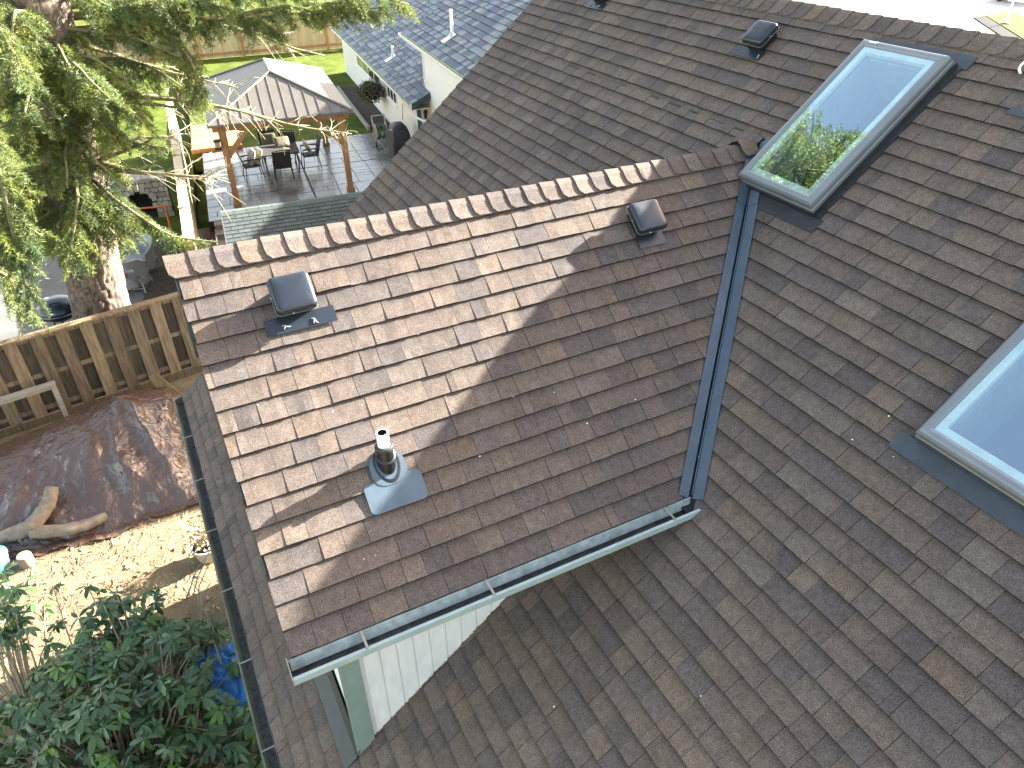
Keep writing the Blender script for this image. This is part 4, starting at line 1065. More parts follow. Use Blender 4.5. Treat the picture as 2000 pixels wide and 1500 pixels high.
for i in range(150):
    a = i * .42; r = .20 + .075 * i / 150 + .012 * math.sin(i * 1.3); pts.append((-.17 + .34 * (abs(((i / 30) % 2) - 1)), r * math.cos(a), .5 + r * math.sin(a)))
pts += [(.1, -.3, .3), (.05, -.42, .1), (-.1, -.5, .02), (-.3, -.55, .02)]
b = MB(HX); b.tube(pts, .017, 6); b.build('hose', 'hose', t, smooth=True)
for s in (-1, 1):
    b = MB(HX @ T(s * .27, -.18, .1) @ Matrix.Rotation(math.pi / 2, 4, 'Y')); b.lathe([(0, -.02), (.1, -.02), (.1, .02), (0, .02)], 16); b.build('wheel', 'black', t)
# raised bed with timber edge left of the gazebo, flower bed by the house wall
b = MB(NR); b.box(-.2, 1.5, 20.98, 24.5, -3.3, -2.58); b.build('raised_bed_soil', 'dirt', kind='structure')
t = thing('bed_timber', 'orange cedar sleeper edging the raised soil bed behind the patio', 'sleeper', W(.6, 20.9, -2.7), math.radians(-7))
for z in (-2.69,):
    b = MB(NR); b.box(-.22, 1.6, 20.86, 20.975, z, z + .145); b.build('sleeper', 'cedar', t)
b = MB(NR); b.box(6.6, 7.45, 21.6, 29.0, -3.3, -2.68); b.build('flower_bed', 'darksoil', kind='structure')
b = MB(NR); b.box(6.5, 6.6, 21.5, 29.0, -3.2, -2.6); tag(b.build('timber_edging', 'greywood'), 'grey timber edging along the dark flower bed by the white wall', 'edging')
# ================================================================== neighbouring white house
MT['nbroof'] = pm('slate_blue_roof', (1, 1, 1), (.86, .88, .92), rough=.6, scale=9, speck=(30, .85, 1.12), attr=True, bs=40, bstr=.2)
MT['nbwhite'] = pm('neighbour_white_siding', (.72, .7, .66), (.66, .64, .6), rough=.7, scale=3, stretch=(.5, .5, 8), bs=20, bstr=.15)
MT['mossgutter'] = pm('green_stained_gutter', (.42, .5, .30), (.3, .36, .2), rough=.6, scale=4)
MT['window'] = pm('window_glass', (.02, .028, .035), rough=.06, spec=.8)
MT['nbteal'] = pm('teal_corner_paint', (.075, .13, .125), rough=.6)
nb = thing('white_neighbour_house', 'white neighbouring house with slate blue tiled roof beside the patio', 'house', W(10, 20, -2.7), math.radians(-7))
PM = .5
su = 1 / math.hypot(1, PM)
def nbslope(name, p0, z0, q0, q1, length, ex):
    Fm = NR @ frame((p0, q0, z0), (su, 0, PM * su), (0, 1, 0), (-PM * su, 0, su))
    b = MB(Fm); b.box(0.02, length, .02, q1 - q0 - .02, -.14, -.004); r = b.build(name, 'deck', nb)
    m = MB(); k = 0
    while k * ex < length - .05:
        u0 = k * ex; v = -random.uniform(0, .4)
        while v < q1 - q0:
            w = random.uniform(.16, .34); a, c = max(v, 0), min(v + w, q1 - q0); v += w
            if c - a < .03: continue
            dark = random.random()
            base = (.055, .072, .10) if dark < .5 else ((.15, .17, .19) if dark < .85 else (.2, .215, .2))
            tn = tuple(x * random.uniform(.85, 1.15) for x in base)
            h = .028 + random.uniform(0, .006); u1 = min(u0 + ex + .05, length)
            vs = [(u0, a + .004, -.002), (u0, c - .004, -.002), (u0, a + .004, h), (u0, c - .004, h), (u1, a + .004, .002), (u1, c - .004, .002)]
            m.add([tuple(Fm @ Vector(q)) for q in vs], [(0, 1, 3, 2), (2, 3, 5, 4), (0, 2, 4), (1, 5, 3)], tn)
        k += 1
    m.build('roof_tiles', 'nbroof', r, kind='stuff')
    return r, Fm
rL, FL = nbslope('lower_roof', 7.2, -.6, 16.2, 33.0, 6.2, .255)
rU, FU = nbslope('upper_roof', 7.65, 1.2, 5.6, 18.8, 5.25, .255)
b = MB(NR); b.prism([(7.2 + 6.2 * su, 16.2, -.6 + 6.2 * su * PM), (7.2 + 12.4 * su, 16.2, -.6), (7.2 + 12.4 * su, 16.2, -.75), (7.2 + 6.2 * su, 16.2, 2.0)], (0, 16.8, 0))
b.prism([(7.65 + 5.25 * su, 5.6, 1.2 + 5.25 * su * PM), (7.65 + 10.5 * su, 4.7, 1.2), (7.65 + 10.5 * su, 4.7, 1.05), (7.65 + 5.25 * su, 5.2, 3.3)], (0, 14.1, 0)); b.build('back_roof', 'deck', nb)
b = MB(NR); b.box(7.55, 17.5, 16.95, 32.6, -2.95, -.62); b.box(7.87, 16.6, 5.9, 16.9, -2.95, 1.12); b.box(9.4, 17, 16.901, 18.6, -.6, 1.7)
b.prism([(9.9, 5.65, 2.0), (14.9, 5.65, 2.0), (14.9, 5.65, 3.4), (12.4, 5.65, 4.9), (9.9, 5.65, 3.4)], (0, 3.9, 0))  # unseen taller block, added to shade the tarp and fence
b.prism([(8.6, 32.55, -.2), (17, 32.55, -.2), (12.7, 32.55, 1.9)], (0, .04, 0)); b.build('wall', 'nbwhite', nb)
for (q0, q1, p_, z, par) in ((16.2, 33.0, 7.2, -.6, 'l'), (5.6, 18.8, 7.65, 1.2, 'u')):
    g = gutter('gutter', W(p_ - .005, q0, z - .01), tuple(NR.to_3x3() @ Vector((0, 1, 0))), tuple(NR.to_3x3() @ Vector((-1, 0, 0))), q1 - q0, 'nbwhite', 'mossgutter', nb, wid=.13, straps=[.9 + 1.25 * i for i in range(int((q1 - q0) / 1.25))], silt=False)
    b = MB(NR); b.add([(p_ - .10, q0 + .02, z - .06), (p_ - .012, q0 + .02, z - .06), (p_ - .012, q1 - .02, z - .06), (p_ - .10, q1 - .02, z - .06)], [(0, 1, 2, 3)]); b.build('gutter_moss', 'mossgutter', g)
    b = MB(NR); b.box(p_ + .005, p_ + .03, q0 + .01, q1 - .01, z - .2, z - .02); b.build('fascia', 'nbwhite', nb)
b = MB(NR); b.prism([(7.19, 16.19, -.60), (8.0, 16.19, -.6 + PM * .81), (8.0, 16.19, -.78 + PM * .81), (7.19, 16.19, -.78)], (0, .03, 0)); b.build('rake_board', 'teal', nb)
b = MB(NR); b.box(7.25, 7.84, 16.3, 16.9, -.80, -.785); b.build('soffit', 'nbwhite', nb)
for x0, x1, y0, y1, z0, z1, m_ in ((7.52, 7.66, 16.92, 16.948, -2.75, -.78, 'nbteal'), (7.53, 7.549, 16.96, 17.1, -2.75, -.78, 'nbwhite'), (7.845, 7.868, 16.78, 16.9, -.1, 1.1, 'nbwhite')):
    b = MB(NR); b.box(x0, x1, y0, y1, z0, z1); b.build('corner_board', m_, nb)
MT['lap'] = pm('cream_lap_siding', (.62, .53, .36), (.56, .48, .33), rough=.7)
for i in range(12):
    b = MB(NR); z = -2.7 + i * .17; b.prism([(7.865, 14.2, z), (7.845, 14.2, z), (7.86, 14.2, z + .169)], (0, 2.55, 0)); b.build('lap_board', 'lap', nb)
b = MB(NR); b.box(7.84, 7.864, 15.1, 15.95, -2.7, -.75); d = b.build('door', 'pvc', nb)
b = MB(NR); b.box(7.82, 7.8395, 15.2, 15.85, -1.9, -.85); b.build('door_pane', 'window', d)
def nbwin(q0, q1, z0, z1, nmull):
    b = MB(NR)
    b.box(7.515, 7.549, q0, q0 + .06, z0, z1); b.box(7.515, 7.549, q1 - .06, q1, z0, z1); b.box(7.515, 7.549, q0 + .06, q1 - .06, z0, z0 + .06); b.box(7.515, 7.549, q0 + .06, q1 - .06, z1 - .06, z1)
    for i in range(nmull):
        q = q0 + (q1 - q0) * (i + 1) / (nmull + 1); b.box(7.52, 7.549, q - .035, q + .035, z0 + .06, z1 - .06)
    w = b.build('window', 'pvc', nb); n = nmull + 1
    for i in range(n):
        a = q0 + .065 + (q1 - q0 - .13) * i / n; c = a + (q1 - q0 - .13) / n - .02
        b = MB(NR); b.box(7.535, 7.5485, a, c, z0 + .062, z1 - .062); b.build('pane', 'window', w)
    b = MB(NR); b.box(7.47, 7.549, q0 - .05, q1 + .05, z0 - .05, z0 - .003); b.build('sill', 'pvc', w)
nbwin(23.2, 28.4, -1.62, -.82, 3); nbwin(20.2, 21.9, -1.62, -.82, 2)
for (p_, q_, z_, h, nm) in ((7.96, 22.14, -.22, .42, 'l'), (8.42, 15.1, 1.585, .78, 'u')):
    b = MB(NR @ T(p_, q_, z_)); b.lathe([(.05, -.1), (.05, h), (.04, h), (.04, h - .1), (0, h - .1)], 12); pp_ = b.build('vent_pipe', 'pvc', nb)
    b = MB(NR @ T(p_, q_, z_ + .02)); b.lathe([(.0, .0), (.12, -.0), (.075, .08), (.055, .1)], 12, cap=False); b.build('boot', 'screw', pp_)
    b = MB(FL if nm == 'l' else FU); iv = (FL if nm == 'l' else FU).inverted() @ (NR @ Vector((p_, q_, z_))); b.box(iv[0] - .36, iv[0] + .12, iv[1] - .17, iv[1] + .17, .034, .039); b.build('flashing_plate', 'pvc', pp_)
b = MB(NR); b.tube([(7.16, 16.3, -.7), (7.2, 16.2, -.95), (7.5, 15.9, -1.1), (7.76, 15.75, -1.12), (7.78, 15.75, -1.4), (7.78, 15.75, -2.7)], .04, 10); b.build('downspout', 'pvc', nb, smooth=True)
t = thing('wall_lantern', 'dark wall lantern by the cream siding under the slate blue roof end', 'lantern', W(7.75, 16.5, -.95), math.radians(-7))
b = MB(NR @ T(7.72, 16.5, -1.05)); b.lathe([(0, -.14), (.05, -.13), (.065, .08), (.09, .09), (.02, .17), (0, .2)], 8); b.build('lantern_body', 'black', t)
b = MB(NR); b.tube([(7.84, 16.5, -.85), (7.78, 16.5, -.8), (7.72, 16.5, -.86)], .012, 6); b.build('bracket', 'black', t)
# hanging basket under the eave
t = thing('hanging_basket', 'dark hanging basket with dry trailing plant under the white eave', 'hanging basket', W(7.1, 23.0, -1.6), math.radians(-7))
MT['basketleaf'] = pm('dusky_leaves', (.085, .085, .04), (.05, .045, .028), rough=.8, attr=True)
b = MB(NR @ T(7.02, 22.4, -1.55)); b.lathe([(0, -.25), (.18, -.22), (.26, 0), (.27, .02), (.23, .0), (0, -.03)], 18); b.build('basket', 'black', t)
for a in (0, 2.1, 4.2):
    b = MB(NR @ T(7.02, 22.4, -1.55)); b.tube([(.26 * math.cos(a), .26 * math.sin(a), 0), (.0, .0, .8)], .005, 4); b.build('chain', 'black', t)
n = 2600; u = rng.normal(0, 1, (n, 3)); u /= np.linalg.norm(u, axis=1)[:, None]; r = rng.random(n) ** .6
cen = np.where((rng.random(n) < .55)[:, None], np.array([0, .75, -.05]), np.array([0, .1, .1])); c = cen + u * r[:, None] * np.array([.5, .62, .36]); c[:, 2] -= .25 * rng.random(n) ** 2
a1 = rng.normal(0, 1, (n, 3)); a1 /= np.linalg.norm(a1, axis=1)[:, None]; a2 = np.cross(a1, rng.normal(0, 1, (n, 3))); a2 /= np.linalg.norm(a2, axis=1)[:, None]
V = np.stack([c - a1 * .07, c - a2 * .025, c + a1 * .07, c + a2 * .025], 1).reshape(-1, 3) + np.array([7.02, 22.4, -1.5])
V = V @ np.array(NR)[:3, :3].T
bigmesh('trailing_foliage', V, np.arange(4 * n).reshape(n, 4), 'basketleaf', t, tint=np.repeat(rng.uniform(.5, 1.6, n)[:, None] * np.ones(3), 4, 0))

# ------------------------------------------------------------------ far fence across the lawn
ff = thing('far_fence', 'long pale wooden fence with orange rails across the far lawn', 'fence', W(5, 39.1, -2.76), math.radians(-7))
m = MB(NR); x = -26
while x < 14.5:
    z1 = -.62 + random.uniform(-.015, .015); g = random.uniform(.75, 1.1)
    m.box(x + .004, x + .14, 39.15, 39.17, -2.72, z1, tint=(g, g * .98, g * .93)); x += .146
m.build('fence_boards', 'cedar_pale', ff, kind='stuff')
x = -26
while x < 14.5:
    b = MB(NR); b.box(x, x + .13, 39.0, 39.13, -2.76, -.56); b.build('post', 'cedar', ff)
    for z in (-2.56, -1.05, -.70):
        b = MB(NR); b.box(x + .132, x + 2.39, 39.085, 39.148, z, z + .11); b.build('rail', 'cedar', ff)
    x += 2.4
# ------------------------------------------------------------------ street side beyond the ridge
sheet('street', [(34, -30), (120, -30), (120, 150), (34, 150)], -3.512, 'street')
b = MB(); b.prism([(57.0, 28.3, -3.51), (58.3, 28.35, -3.51), (50.9, 20.0, -3.51), (40.0, 9.0, -3.51), (38.0, 10.5, -3.51), (48.2, 18.3, -3.51)], (0, 0, .06)); b.build('kerb_strip', 'asphalt', kind='structure')
b = MB(); b.prism([(58.35, 28.3, -3.51), (61.5, 28.5, -3.51), (59.0, 24.6, -3.51), (50, 12, -3.51), (40.1, 8.8, -3.51), (51.0, 19.9, -3.51)], (0, 0, .07)); b.build('verge_grass', 'grass', kind='structure')
for a_, c_ in (((44.6, 42.3), (52, 47)), ((52.0, 24.0), (56.9, 24.6)), ((60, 34), (75, 45))):
    dx, dy = c_[0] - a_[0], c_[1] - a_[1]; l = math.hypot(dx, dy); nx, ny = -dy / l * .06, dx / l * .06
    sheet('street_joint', [(a_[0] - nx, a_[1] - ny), (c_[0] - nx, c_[1] - ny), (c_[0] + nx, c_[1] + ny), (a_[0] + nx, a_[1] + ny)], -3.505, 'asphalt')
t = thing('street_pole', 'thin pale pole standing on the verge at the top right corner', 'pole', (56.3, 25.3, -3.43))
b = MB(T(56.3, 25.3, -3.43)); b.lathe([(.09, 0), (.09, .12), (.055, .14), (.045, 4.2), (0, 4.2)], 12); b.build('shaft', 'pvc', t)
b = MB(T(56.3, 25.3, -3.43)); b.lathe([(0, 0), (.3, 0), (.28, .05), (0, .06)], 12); b.build('foot', 'concrete', t)
# parked car, only its shadow and flank reach the frame
MT['carpaint'] = pm('grey_car_paint', (.10, .11, .125), (.09, .1, .115), rough=.25, spec=.6)
t = thing('parked_car', 'grey parked car on the pale street at the top right corner', 'car', (66.6, 31.0, -3.51), math.radians(100))
CX = T(66.6, 31.0, -3.51) @ RZ(math.radians(100))
prof = [(-2.25, .35), (-2.28, .62), (-2.1, .86), (-1.45, .93), (-.85, 1.38), (.55, 1.42), (1.25, .98), (2.05, .84), (2.27, .6), (2.25, .33)]
b = MB(CX); L = []
for y, k, zz in ((-.86, .96, .0), (-.88, 1, 0), (-.7, .99, .02), (0, 1, .04), (.7, .99, .02), (.88, 1, 0), (.86, .96, 0)):
    L.append([(x * k, y * (1 - .18 * max(0, z - .9) / .5), z + (zz if z > .5 else 0)) for x, z in prof])
b.loft(L, cap=True); b.build('body', 'carpaint', t, smooth=True, angle=35)
b = MB(CX)
for s in (-1, 1): b.prism([(-1.2, s * .80, .97), (-.78, s * .735, 1.32), (.5, s * .735, 1.34), (1.05, s * .80, .97)], (0, s * .03, 0))
b.prism([(1.28, -.65, .99), (1.28, .65, .99), (.66, .6, 1.39), (.66, -.6, 1.39)], (.02, 0, .02)); b.build('windows', 'window', t)
for x in (-1.4, 1.4):
    for s in (-1, 1):
        b = MB(CX @ T(x, s * .80, .33) @ Matrix.Rotation(math.pi / 2, 4, 'X')); b.lathe([(0, -.1), (.3, -.1), (.33, -.06), (.33, .06), (.3, .1), (0, .1)], 20); w = b.build('wheel', 'black', t)
        b = MB(CX @ T(x, s * .80, .33) @ Matrix.Rotation(math.pi / 2, 4, 'X')); b.lathe([(0, -.104), (.2, -.104), (.2, .104), (0, .104)], 16); b.build('rim', 'screw', w)
for s in (-1, 1):
    b = MB(CX @ T(2.2, s * .6, .66)); b.lathe([(0, -.08), (.1, -.05), (.1, .05), (0, .08)], 10); b.build('headlight', 'pvc', t)

# ================================================================== left neighbour's concrete yard
MT['wickerw'] = pm('grey_white_wicker', (.30, .31, .31), (.2, .21, .21), rough=.8, scale=70, bs=80, bstr=.8, bdist=.01)
MT['padgrey'] = pm('grey_cushion', (.2, .21, .22), (.16, .17, .18), rough=.9, scale=10)
MT['redp'] = pm('red_paint', (.42, .025, .02), (.3, .02, .015), rough=.45)
MT['orange'] = pm('orange_paint', (.5, .13, .02), (.42, .1, .015), rough=.5)
MT['navy'] = pm('navy_plastic', (.03, .045, .075), rough=.5)
def wchair(label, patch):
    t = thing('wicker_armchair', label, 'chair', (0, 0, 0), 0, 'white wicker armchairs behind the fence')
    b = MB(); L = []
    for a in np.linspace(-2.0, 2.0, 19):     # wrapped back and arms as one curved shell
        r = .40; x = r * math.sin(a); y = -r * math.cos(a) * .95
        h = .92 - .30 * max(0, abs(a) - .9) / 1.1
        L.append([(x, y, .16), (x * 1.04, y * 1.04, .45), (x * 1.12, y * 1.14, h - .04), (x * 1.2, y * 1.22, h), (x * 1.13, y * 1.15, h + .035), (x * 1.02, y * 1.02, h), (x * .92, y * .92, .45), (x * .9, y * .9, .16)])
    b.loft(L, cap=True); b.build('shell', 'wickerw', t, smooth=True, angle=50)
    b = MB(); b.loft([rsq(.36, .34, .12, .30), rsq(.37, .35, .12, .33), rsq(.37, .35, .12, .40)], cap=True); b.build('seat', 'wickerw', t)
    b = MB(); b.loft([rsq(.3, .3, .1, .401), rsq(.33, .33, .1, .43), rsq(.33, .33, .1, .48), rsq(.28, .28, .1, .50)], cap=True); b.build('seat_cushion', 'padgrey', t, smooth=True)
    b = MB(Matrix.Rotation(-1.25, 4, 'X') @ T(0, -.5, -.17)); b.loft([rsq(.28, .28, .1, -.06), rsq(.3, .3, .1, 0), rsq(.26, .26, .1, .07)], cap=True); b.build('back_cushion', 'padgrey', t, smooth=True)
    for sx in (-1, 1):
        b = MB(); b.tube([(sx * .33, -.3, .3), (sx * .38, -.38, 0)], .022, 8); b.build('leg', 'wickerw', t)
        b = MB(); b.tube([(sx * .33, .3, .3), (sx * .37, .34, 0)], .022, 8); b.build('leg', 'wickerw', t)
    b = MB(); b.tube([(-.36, .32, .12), (.36, .32, .12), (.37, -.34, .12), (-.37, -.34, .12), (-.36, .32, .12)], .012, 6); b.build('stretcher', 'wickerw', t)
    return t
w1 = wchair('white wicker armchair nearer the fence, back turned, right of the thick trunk', True)
P_ = W(-1.93, 10.95, GZ + .01); w1.location = P_; w1.rotation_euler = (0, 0, -.35); RM[w1.name] = T(*P_) @ RZ(-.35)
b = MB(); b.box(-.10, .10, -.476, -.47, .52, .62, xf=I4()); pp_ = b.build('woven_motif', 'redp', w1, local=True)
w2 = copy_thing(w1, W(-1.75, 11.95, GZ + .01), 2.3, 'white wicker armchair behind the nearer one, facing it with grey cushion showing')
for c in list(w2.children):
    if c.name.startswith('woven_motif'): bpy.data.objects.remove(c)
# kettle barbecue
t = thing('kettle_barbecue', 'round black kettle barbecue standing just behind the wooden fence', 'barbecue', (-2.05, 7.9, GZ))
KX = T(-2.05, 7.9, GZ)
b = MB(KX); b.lathe([(0, 1.05), (.2, 1.07), (.38, 1.18), (.42, 1.285), (.43, 1.29)], 32, cap=False); b.build('bowl', 'vent', t, smooth=True)
b = MB(KX); b.lathe([(.435, 1.285), (.44, 1.30), (.425, 1.35), (.36, 1.46), (.22, 1.54), (.08, 1.57), (0, 1.573)], 32, cap=False); b.build('lid', 'vent', t, smooth=True)
b = MB(KX); b.lathe([(.437, 1.278), (.446, 1.284), (.446, 1.296), (.437, 1.30)], 32, cap=False); b.build('rim', 'screw', t)
b = MB(KX); b.tube([(-.1, -.26, 1.52), (-.08, -.3, 1.58), (.08, -.3, 1.58), (.1, -.26, 1.52)], .016, 8); b.build('handle', 'black', t)
b = MB(KX @ T(-.15, .1, 1.545)); b.lathe([(0, 0), (.05, .0), (.05, .012), (0, .014)], 12); b.build('damper', 'screw', t)
for a in (.5, 2.6, 4.7):
    b = MB(KX); b.tube([(.2 * math.cos(a), .2 * math.sin(a), 1.08), (.38 * math.cos(a), .38 * math.sin(a), 0)], .02, 8); b.build('leg', 'black', t)
# stone fireplace with an arch
t = thing('stone_fireplace', 'low grey stone outdoor fireplace with arched mouth beyond the wicker chairs', 'fireplace', W(-1.8, 16.4, GZ), math.radians(-7))
b = MB(NR); b.box(-2.5, -2.22, 16.03, 16.6, GZ, -1.95); b.box(-1.42, -.95, 16.03, 16.6, GZ, -1.95); b.box(-2.22, -1.42, 16.45, 16.6, GZ, -1.95); b.box(-2.22, -1.42, 16.03, 16.449, -2.35, -1.951); b.build('core', 'dark', t)
z = GZ; row = 0
while z < -1.93:
    h = random.uniform(.12, .2); x = -2.52 - random.uniform(0, .1)
    while x < -.94:
        w = random.uniform(.14, .34); x0, x1 = max(x, -2.52), min(x + w, -.93); x += w
        if x1 - x0 < .05: continue
        mid = (x0 + x1) / 2; inside = abs(mid + 1.82) < .40 and (z + h / 2) < -2.62 + math.sqrt(max(0, .40 ** 2 - (mid + 1.82) ** 2))
        if inside: continue
        g = random.uniform(.7, 1.25); b = MB(NR); d = random.uniform(0, .03)
        b.box(x0 + .008, x1 - .008, 15.97 + d, 16.029, z + .008, z + h - .008, tint=(g, g * .98, g * .94), bev=.01); b.build('stone', 'stone', t)
    z += h
for i in range(9):
    a = math.pi * (i + .5) / 9; xf = NR @ T(-1.82, 0, -2.62) @ Matrix.Rotation(-(a - math.pi / 2), 4, 'Y'); g = random.uniform(.9, 1.3)
    b = MB(xf); b.box(-.065, .065, 15.94, 16.025, .36, .52, tint=(g, g, g * .95), bev=.01); b.build('arch_stone', 'stone', t)
for i in range(7):
    g = random.uniform(.9, 1.25); b = MB(NR); b.box(-2.56 + i * .235, -2.56 + i * .235 + .228, 15.93, 16.65, -1.948, -1.87, tint=(g, g, g * .95), bev=.012); b.build('capstone', 'stone', t)
b = MB(NR); b.box(-2.2, -1.44, 16.1, 16.44, GZ + .012, GZ + .2); b.build('hearth_ash', 'dark', t)
# white covered garden chair, red barrow, navy bin, orange trestle
MT['clothw'] = pm('white_cover_cloth', (.8, .79, .75), (.72, .71, .68), rough=.85, scale=4, bs=12, bstr=.4, bdist=.02)
t = thing('covered_lounger', 'white cloth covered garden seat heaped beside the stone fireplace', 'garden seat', W(-3.2, 17.0, GZ), math.radians(-7))
b = MB(NR @ T(-3.0, 16.6, GZ)); L = []
for z, hx, hy in ((.02, .62, .5), (.35, .58, .46), (.72, .55, .44), (.88, .42, .36), (.95, .2, .2)):
    L.append([(x + .06 * (vn(x * 5, y * 5 + z * 3, 3) - .5), y + .06 * (vn(x * 5 + z * 2, y * 5, 5) - .5), q + .10 * max(0, y) + .05 * (vn(x * 4, y * 4, 8) - .5)) for x, y, q in rsq(hx, hy, .18, z)])
b.loft(L, cap=True); b.build('cover', 'clothw', t, smooth=True)
b = MB(NR @ T(-2.6, 16.3, GZ)); L = [[(x * (1 - .35 * f), y * (1 - .35 * f) - .25 * f, z + .12 * f * math.sin(x * 6)) for x, y, z in rsq(.42, .34, .12, .5 + .45 * f)] for f in (0, .4, .8, 1)]; b.loft([[(x, y, .05) for x, y, z in L[0]]] + L, cap=True); b.build('folded_cloth', 'clothw', t, smooth=True)
t = thing('wheelbarrow', 'red wheelbarrow standing on the lawn behind the bare pine limbs', 'wheelbarrow', W(-4.2, 19.0, GZ), math.radians(-7))
BX = NR @ T(-3.55, 19.4, GZ) @ RZ(.5)
b = MB(BX); b.loft([rsq(.28, .2, .08, .32), rsq(.46, .34, .1, .68), rsq(.48, .36, .1, .69), rsq(.45, .33, .1, .68), rsq(.27, .19, .08, .335)], cap=True); b.build('tray', 'redp', t)
for s in (-1, 1):
    b = MB(BX); b.tube([(-1.05, s * .3, .62), (-.3, s * .24, .34), (.55, s * .06, .2)], .02, 8); b.build('handle', 'black', t)
    b = MB(BX); b.tube([(-.3, s * .24, .34), (-.42, s * .26, 0)], .016, 6); b.build('leg', 'black', t)
b = MB(BX @ T(.58, 0, .2) @ Matrix.Rotation(math.pi / 2, 4, 'X')); b.lathe([(0, -.04), (.16, -.045), (.2, 0), (.16, .045), (0, .04)], 18); b.build('wheel', 'black', t)
t = thing('storage_bin', 'navy lidded storage bin on the lawn behind the stone fireplace', 'bin', W(-2.2, 19.0, GZ), math.radians(-7))
b = MB(NR @ T(-2.1, 18.7, GZ)); b.loft([rsq(.42, .28, .05, 0), rsq(.46, .31, .05, .5)], cap=True); b.build('box', 'navy', t)
b = MB(NR @ T(-2.1, 18.7, GZ)); b.loft([rsq(.48, .33, .05, .501), rsq(.48, .33, .05, .54), rsq(.44, .29, .05, .57)], cap=True); b.build('lid', 'navy', t)
b = MB(NR @ T(-2.1, 18.36, GZ)); b.tube([(-.12, 0, .36), (-.1, -.05, .37), (.1, -.05, .37), (.12, 0, .36)], .014, 6); b.build('handle', 'black', t)
t = thing('orange_trestle', 'orange tubular trestle frame standing before the stone fireplace mouth', 'trestle', W(-1.7, 15.2, GZ), math.radians(-7))
OX = NR @ T(-1.55, 14.9, GZ)
b = MB(OX); b.tube([(-.55, 0, .78), (.62, .1, .7)], .03, 8); b.build('bar', 'orange', t)
for x, y in ((-.5, 0), (.5, .08)):
    for s in (-1, 1):
        b = MB(OX); b.tube([(x, y, .75), (x, y + s * .3, 0)], .022, 8); b.build('leg', 'orange', t)
b = MB(OX); b.tube([(-.5, -.2, .25), (-.5, .2, .25)], .016, 6); b.build('brace', 'orange', t)
# ================================================================== big conifer at the left
def leafmat(name, c1, c2, trans, rough=.5, spec=.4):
    m, t, p, o = newmat(name)
    a = t.nodes.new('ShaderNodeAttribute'); a.attribute_name = 'tint'
    c = mixc(t, 1, ramp(t, noise(t, 1.7, 3), [(.35, c1), (.65, c2)]), a.outputs['Color'], 'MULTIPLY')
    t.links.new(c, p.inputs['Base Color']); p.inputs['Roughness'].default_value = rough; p.inputs['Specular IOR Level'].default_value = spec
    tl = t.nodes.new('ShaderNodeBsdfTranslucent'); t.links.new(c, tl.inputs['Color'])
    mx = t.nodes.new('ShaderNodeMixShader'); mx.inputs[0].default_value = trans
    t.links.new(p.outputs[0], mx.inputs[1]); t.links.new(tl.outputs[0], mx.inputs[2]); t.links.new(mx.outputs[0], o.inputs[0])
    return m
MT['needles'] = leafmat('conifer_needles', (.17, .20, .066), (.088, .122, .046), .34, .55)
MT['rhodo'] = leafmat('rhododendron_leaf', (.056, .108, .034), (.038, .079, .030), .12, .33, .5)
m, t_, p_, o_ = newmat('conifer_bark'); a = t_.nodes.new('ShaderNodeAttribute'); a.attribute_name = 'tint'
c = mixc(t_, 1, ramp(t_, noise(t_, 14, 5, .6, (1, 1, .35)), [(.3, (.11, .078, .058)), (.7, (.17, .125, .095))]), a.outputs['Color'], 'MULTIPLY')
t_.links.new(c, p_.inputs['Base Color']); p_.inputs['Roughness'].default_value = .9; bump(t_, p_, noise(t_, 40, 5, .65, (1, 1, .4)), .5, .01); MT['bark'] = m
MT['limbbark'] = pm('mossy_limb_bark', (.17, .135, .085), (.14, .145, .05), rough=.9, scale=6, bs=40, bstr=.6)
MT['deadtwig'] = pm('pale_dead_twig', (.40, .34, .24), (.3, .25, .16), rough=.85, scale=9)

tree = thing('conifer_tree', 'huge drooping conifer with thick furrowed trunk behind the wooden fence', 'tree', (-1.2, 7.4, GZ))
path = [(-1.28, 7.42, -3.4), (-1.2, 7.4, -1.8), (-.78, 7.36, 1.6), (-.5, 7.35, 3.9), (-.2, 7.4, 7.5), (.35, 7.4, 12), (1.1, 7.4, 17), (1.9, 7.4, 22.5)]
prad = [.66, .54, .48, .50, .40, .28, .15, .03]
def along(path, rad, n):
    P = np.array(path, float); d = np.r_[0, np.cumsum(np.linalg.norm(np.diff(P, axis=0), axis=1))]
    s = np.linspace(0, d[-1], n)
    return np.stack([np.interp(s, d, P[:, k]) for k in range(3)], -1), np.interp(s, d, rad), s
PP_, RR_, SS_ = along(path, prad, 620); na = 120
th_ = np.linspace(0, 2 * np.pi, na, endpoint=False)
A2, S2 = np.meshgrid(th_, SS_)
uu = A2 * .52 / .08; vv = S2 / .17
per = 2 * np.pi * .52 / .105
w1_ = .55 * (fbm(uu * .8, vv * .8, 61) - .5)
nA = np.abs(2 * vn(uu + 2 * w1_, vv + w1_, 62) - 1); nB = np.abs(2 * vn(uu * 1.9 + w1_, vv * 1.6 + 1.5 * w1_, 63) - 1)
plate = np.clip((np.minimum(nA, nB * 1.1 + .1)) * 2.4, 0, 1)
disp = .034 * plate + .012 * fbm(uu * 3, vv * 3, 64)
R2 = RR_[:, None] + disp * np.clip(RR_[:, None] / .4, .1, 1)
V = np.stack([PP_[:, 0][:, None] + R2 * np.cos(A2), PP_[:, 1][:, None] + R2 * np.sin(A2), PP_[:, 2][:, None] + 0 * A2], -1).reshape(-1, 3)
ii, jj = np.meshgrid(np.arange(len(SS_) - 1), np.arange(na), indexing='ij'); k = ii * na + jj; k2 = ii * na + (jj + 1) % na
F = np.stack([k, k2, k2 + na, k + na], -1).reshape(-1, 4)
tb = (.30 + .95 * plate).reshape(-1)[:, None] * np.array([1, 1, 1])
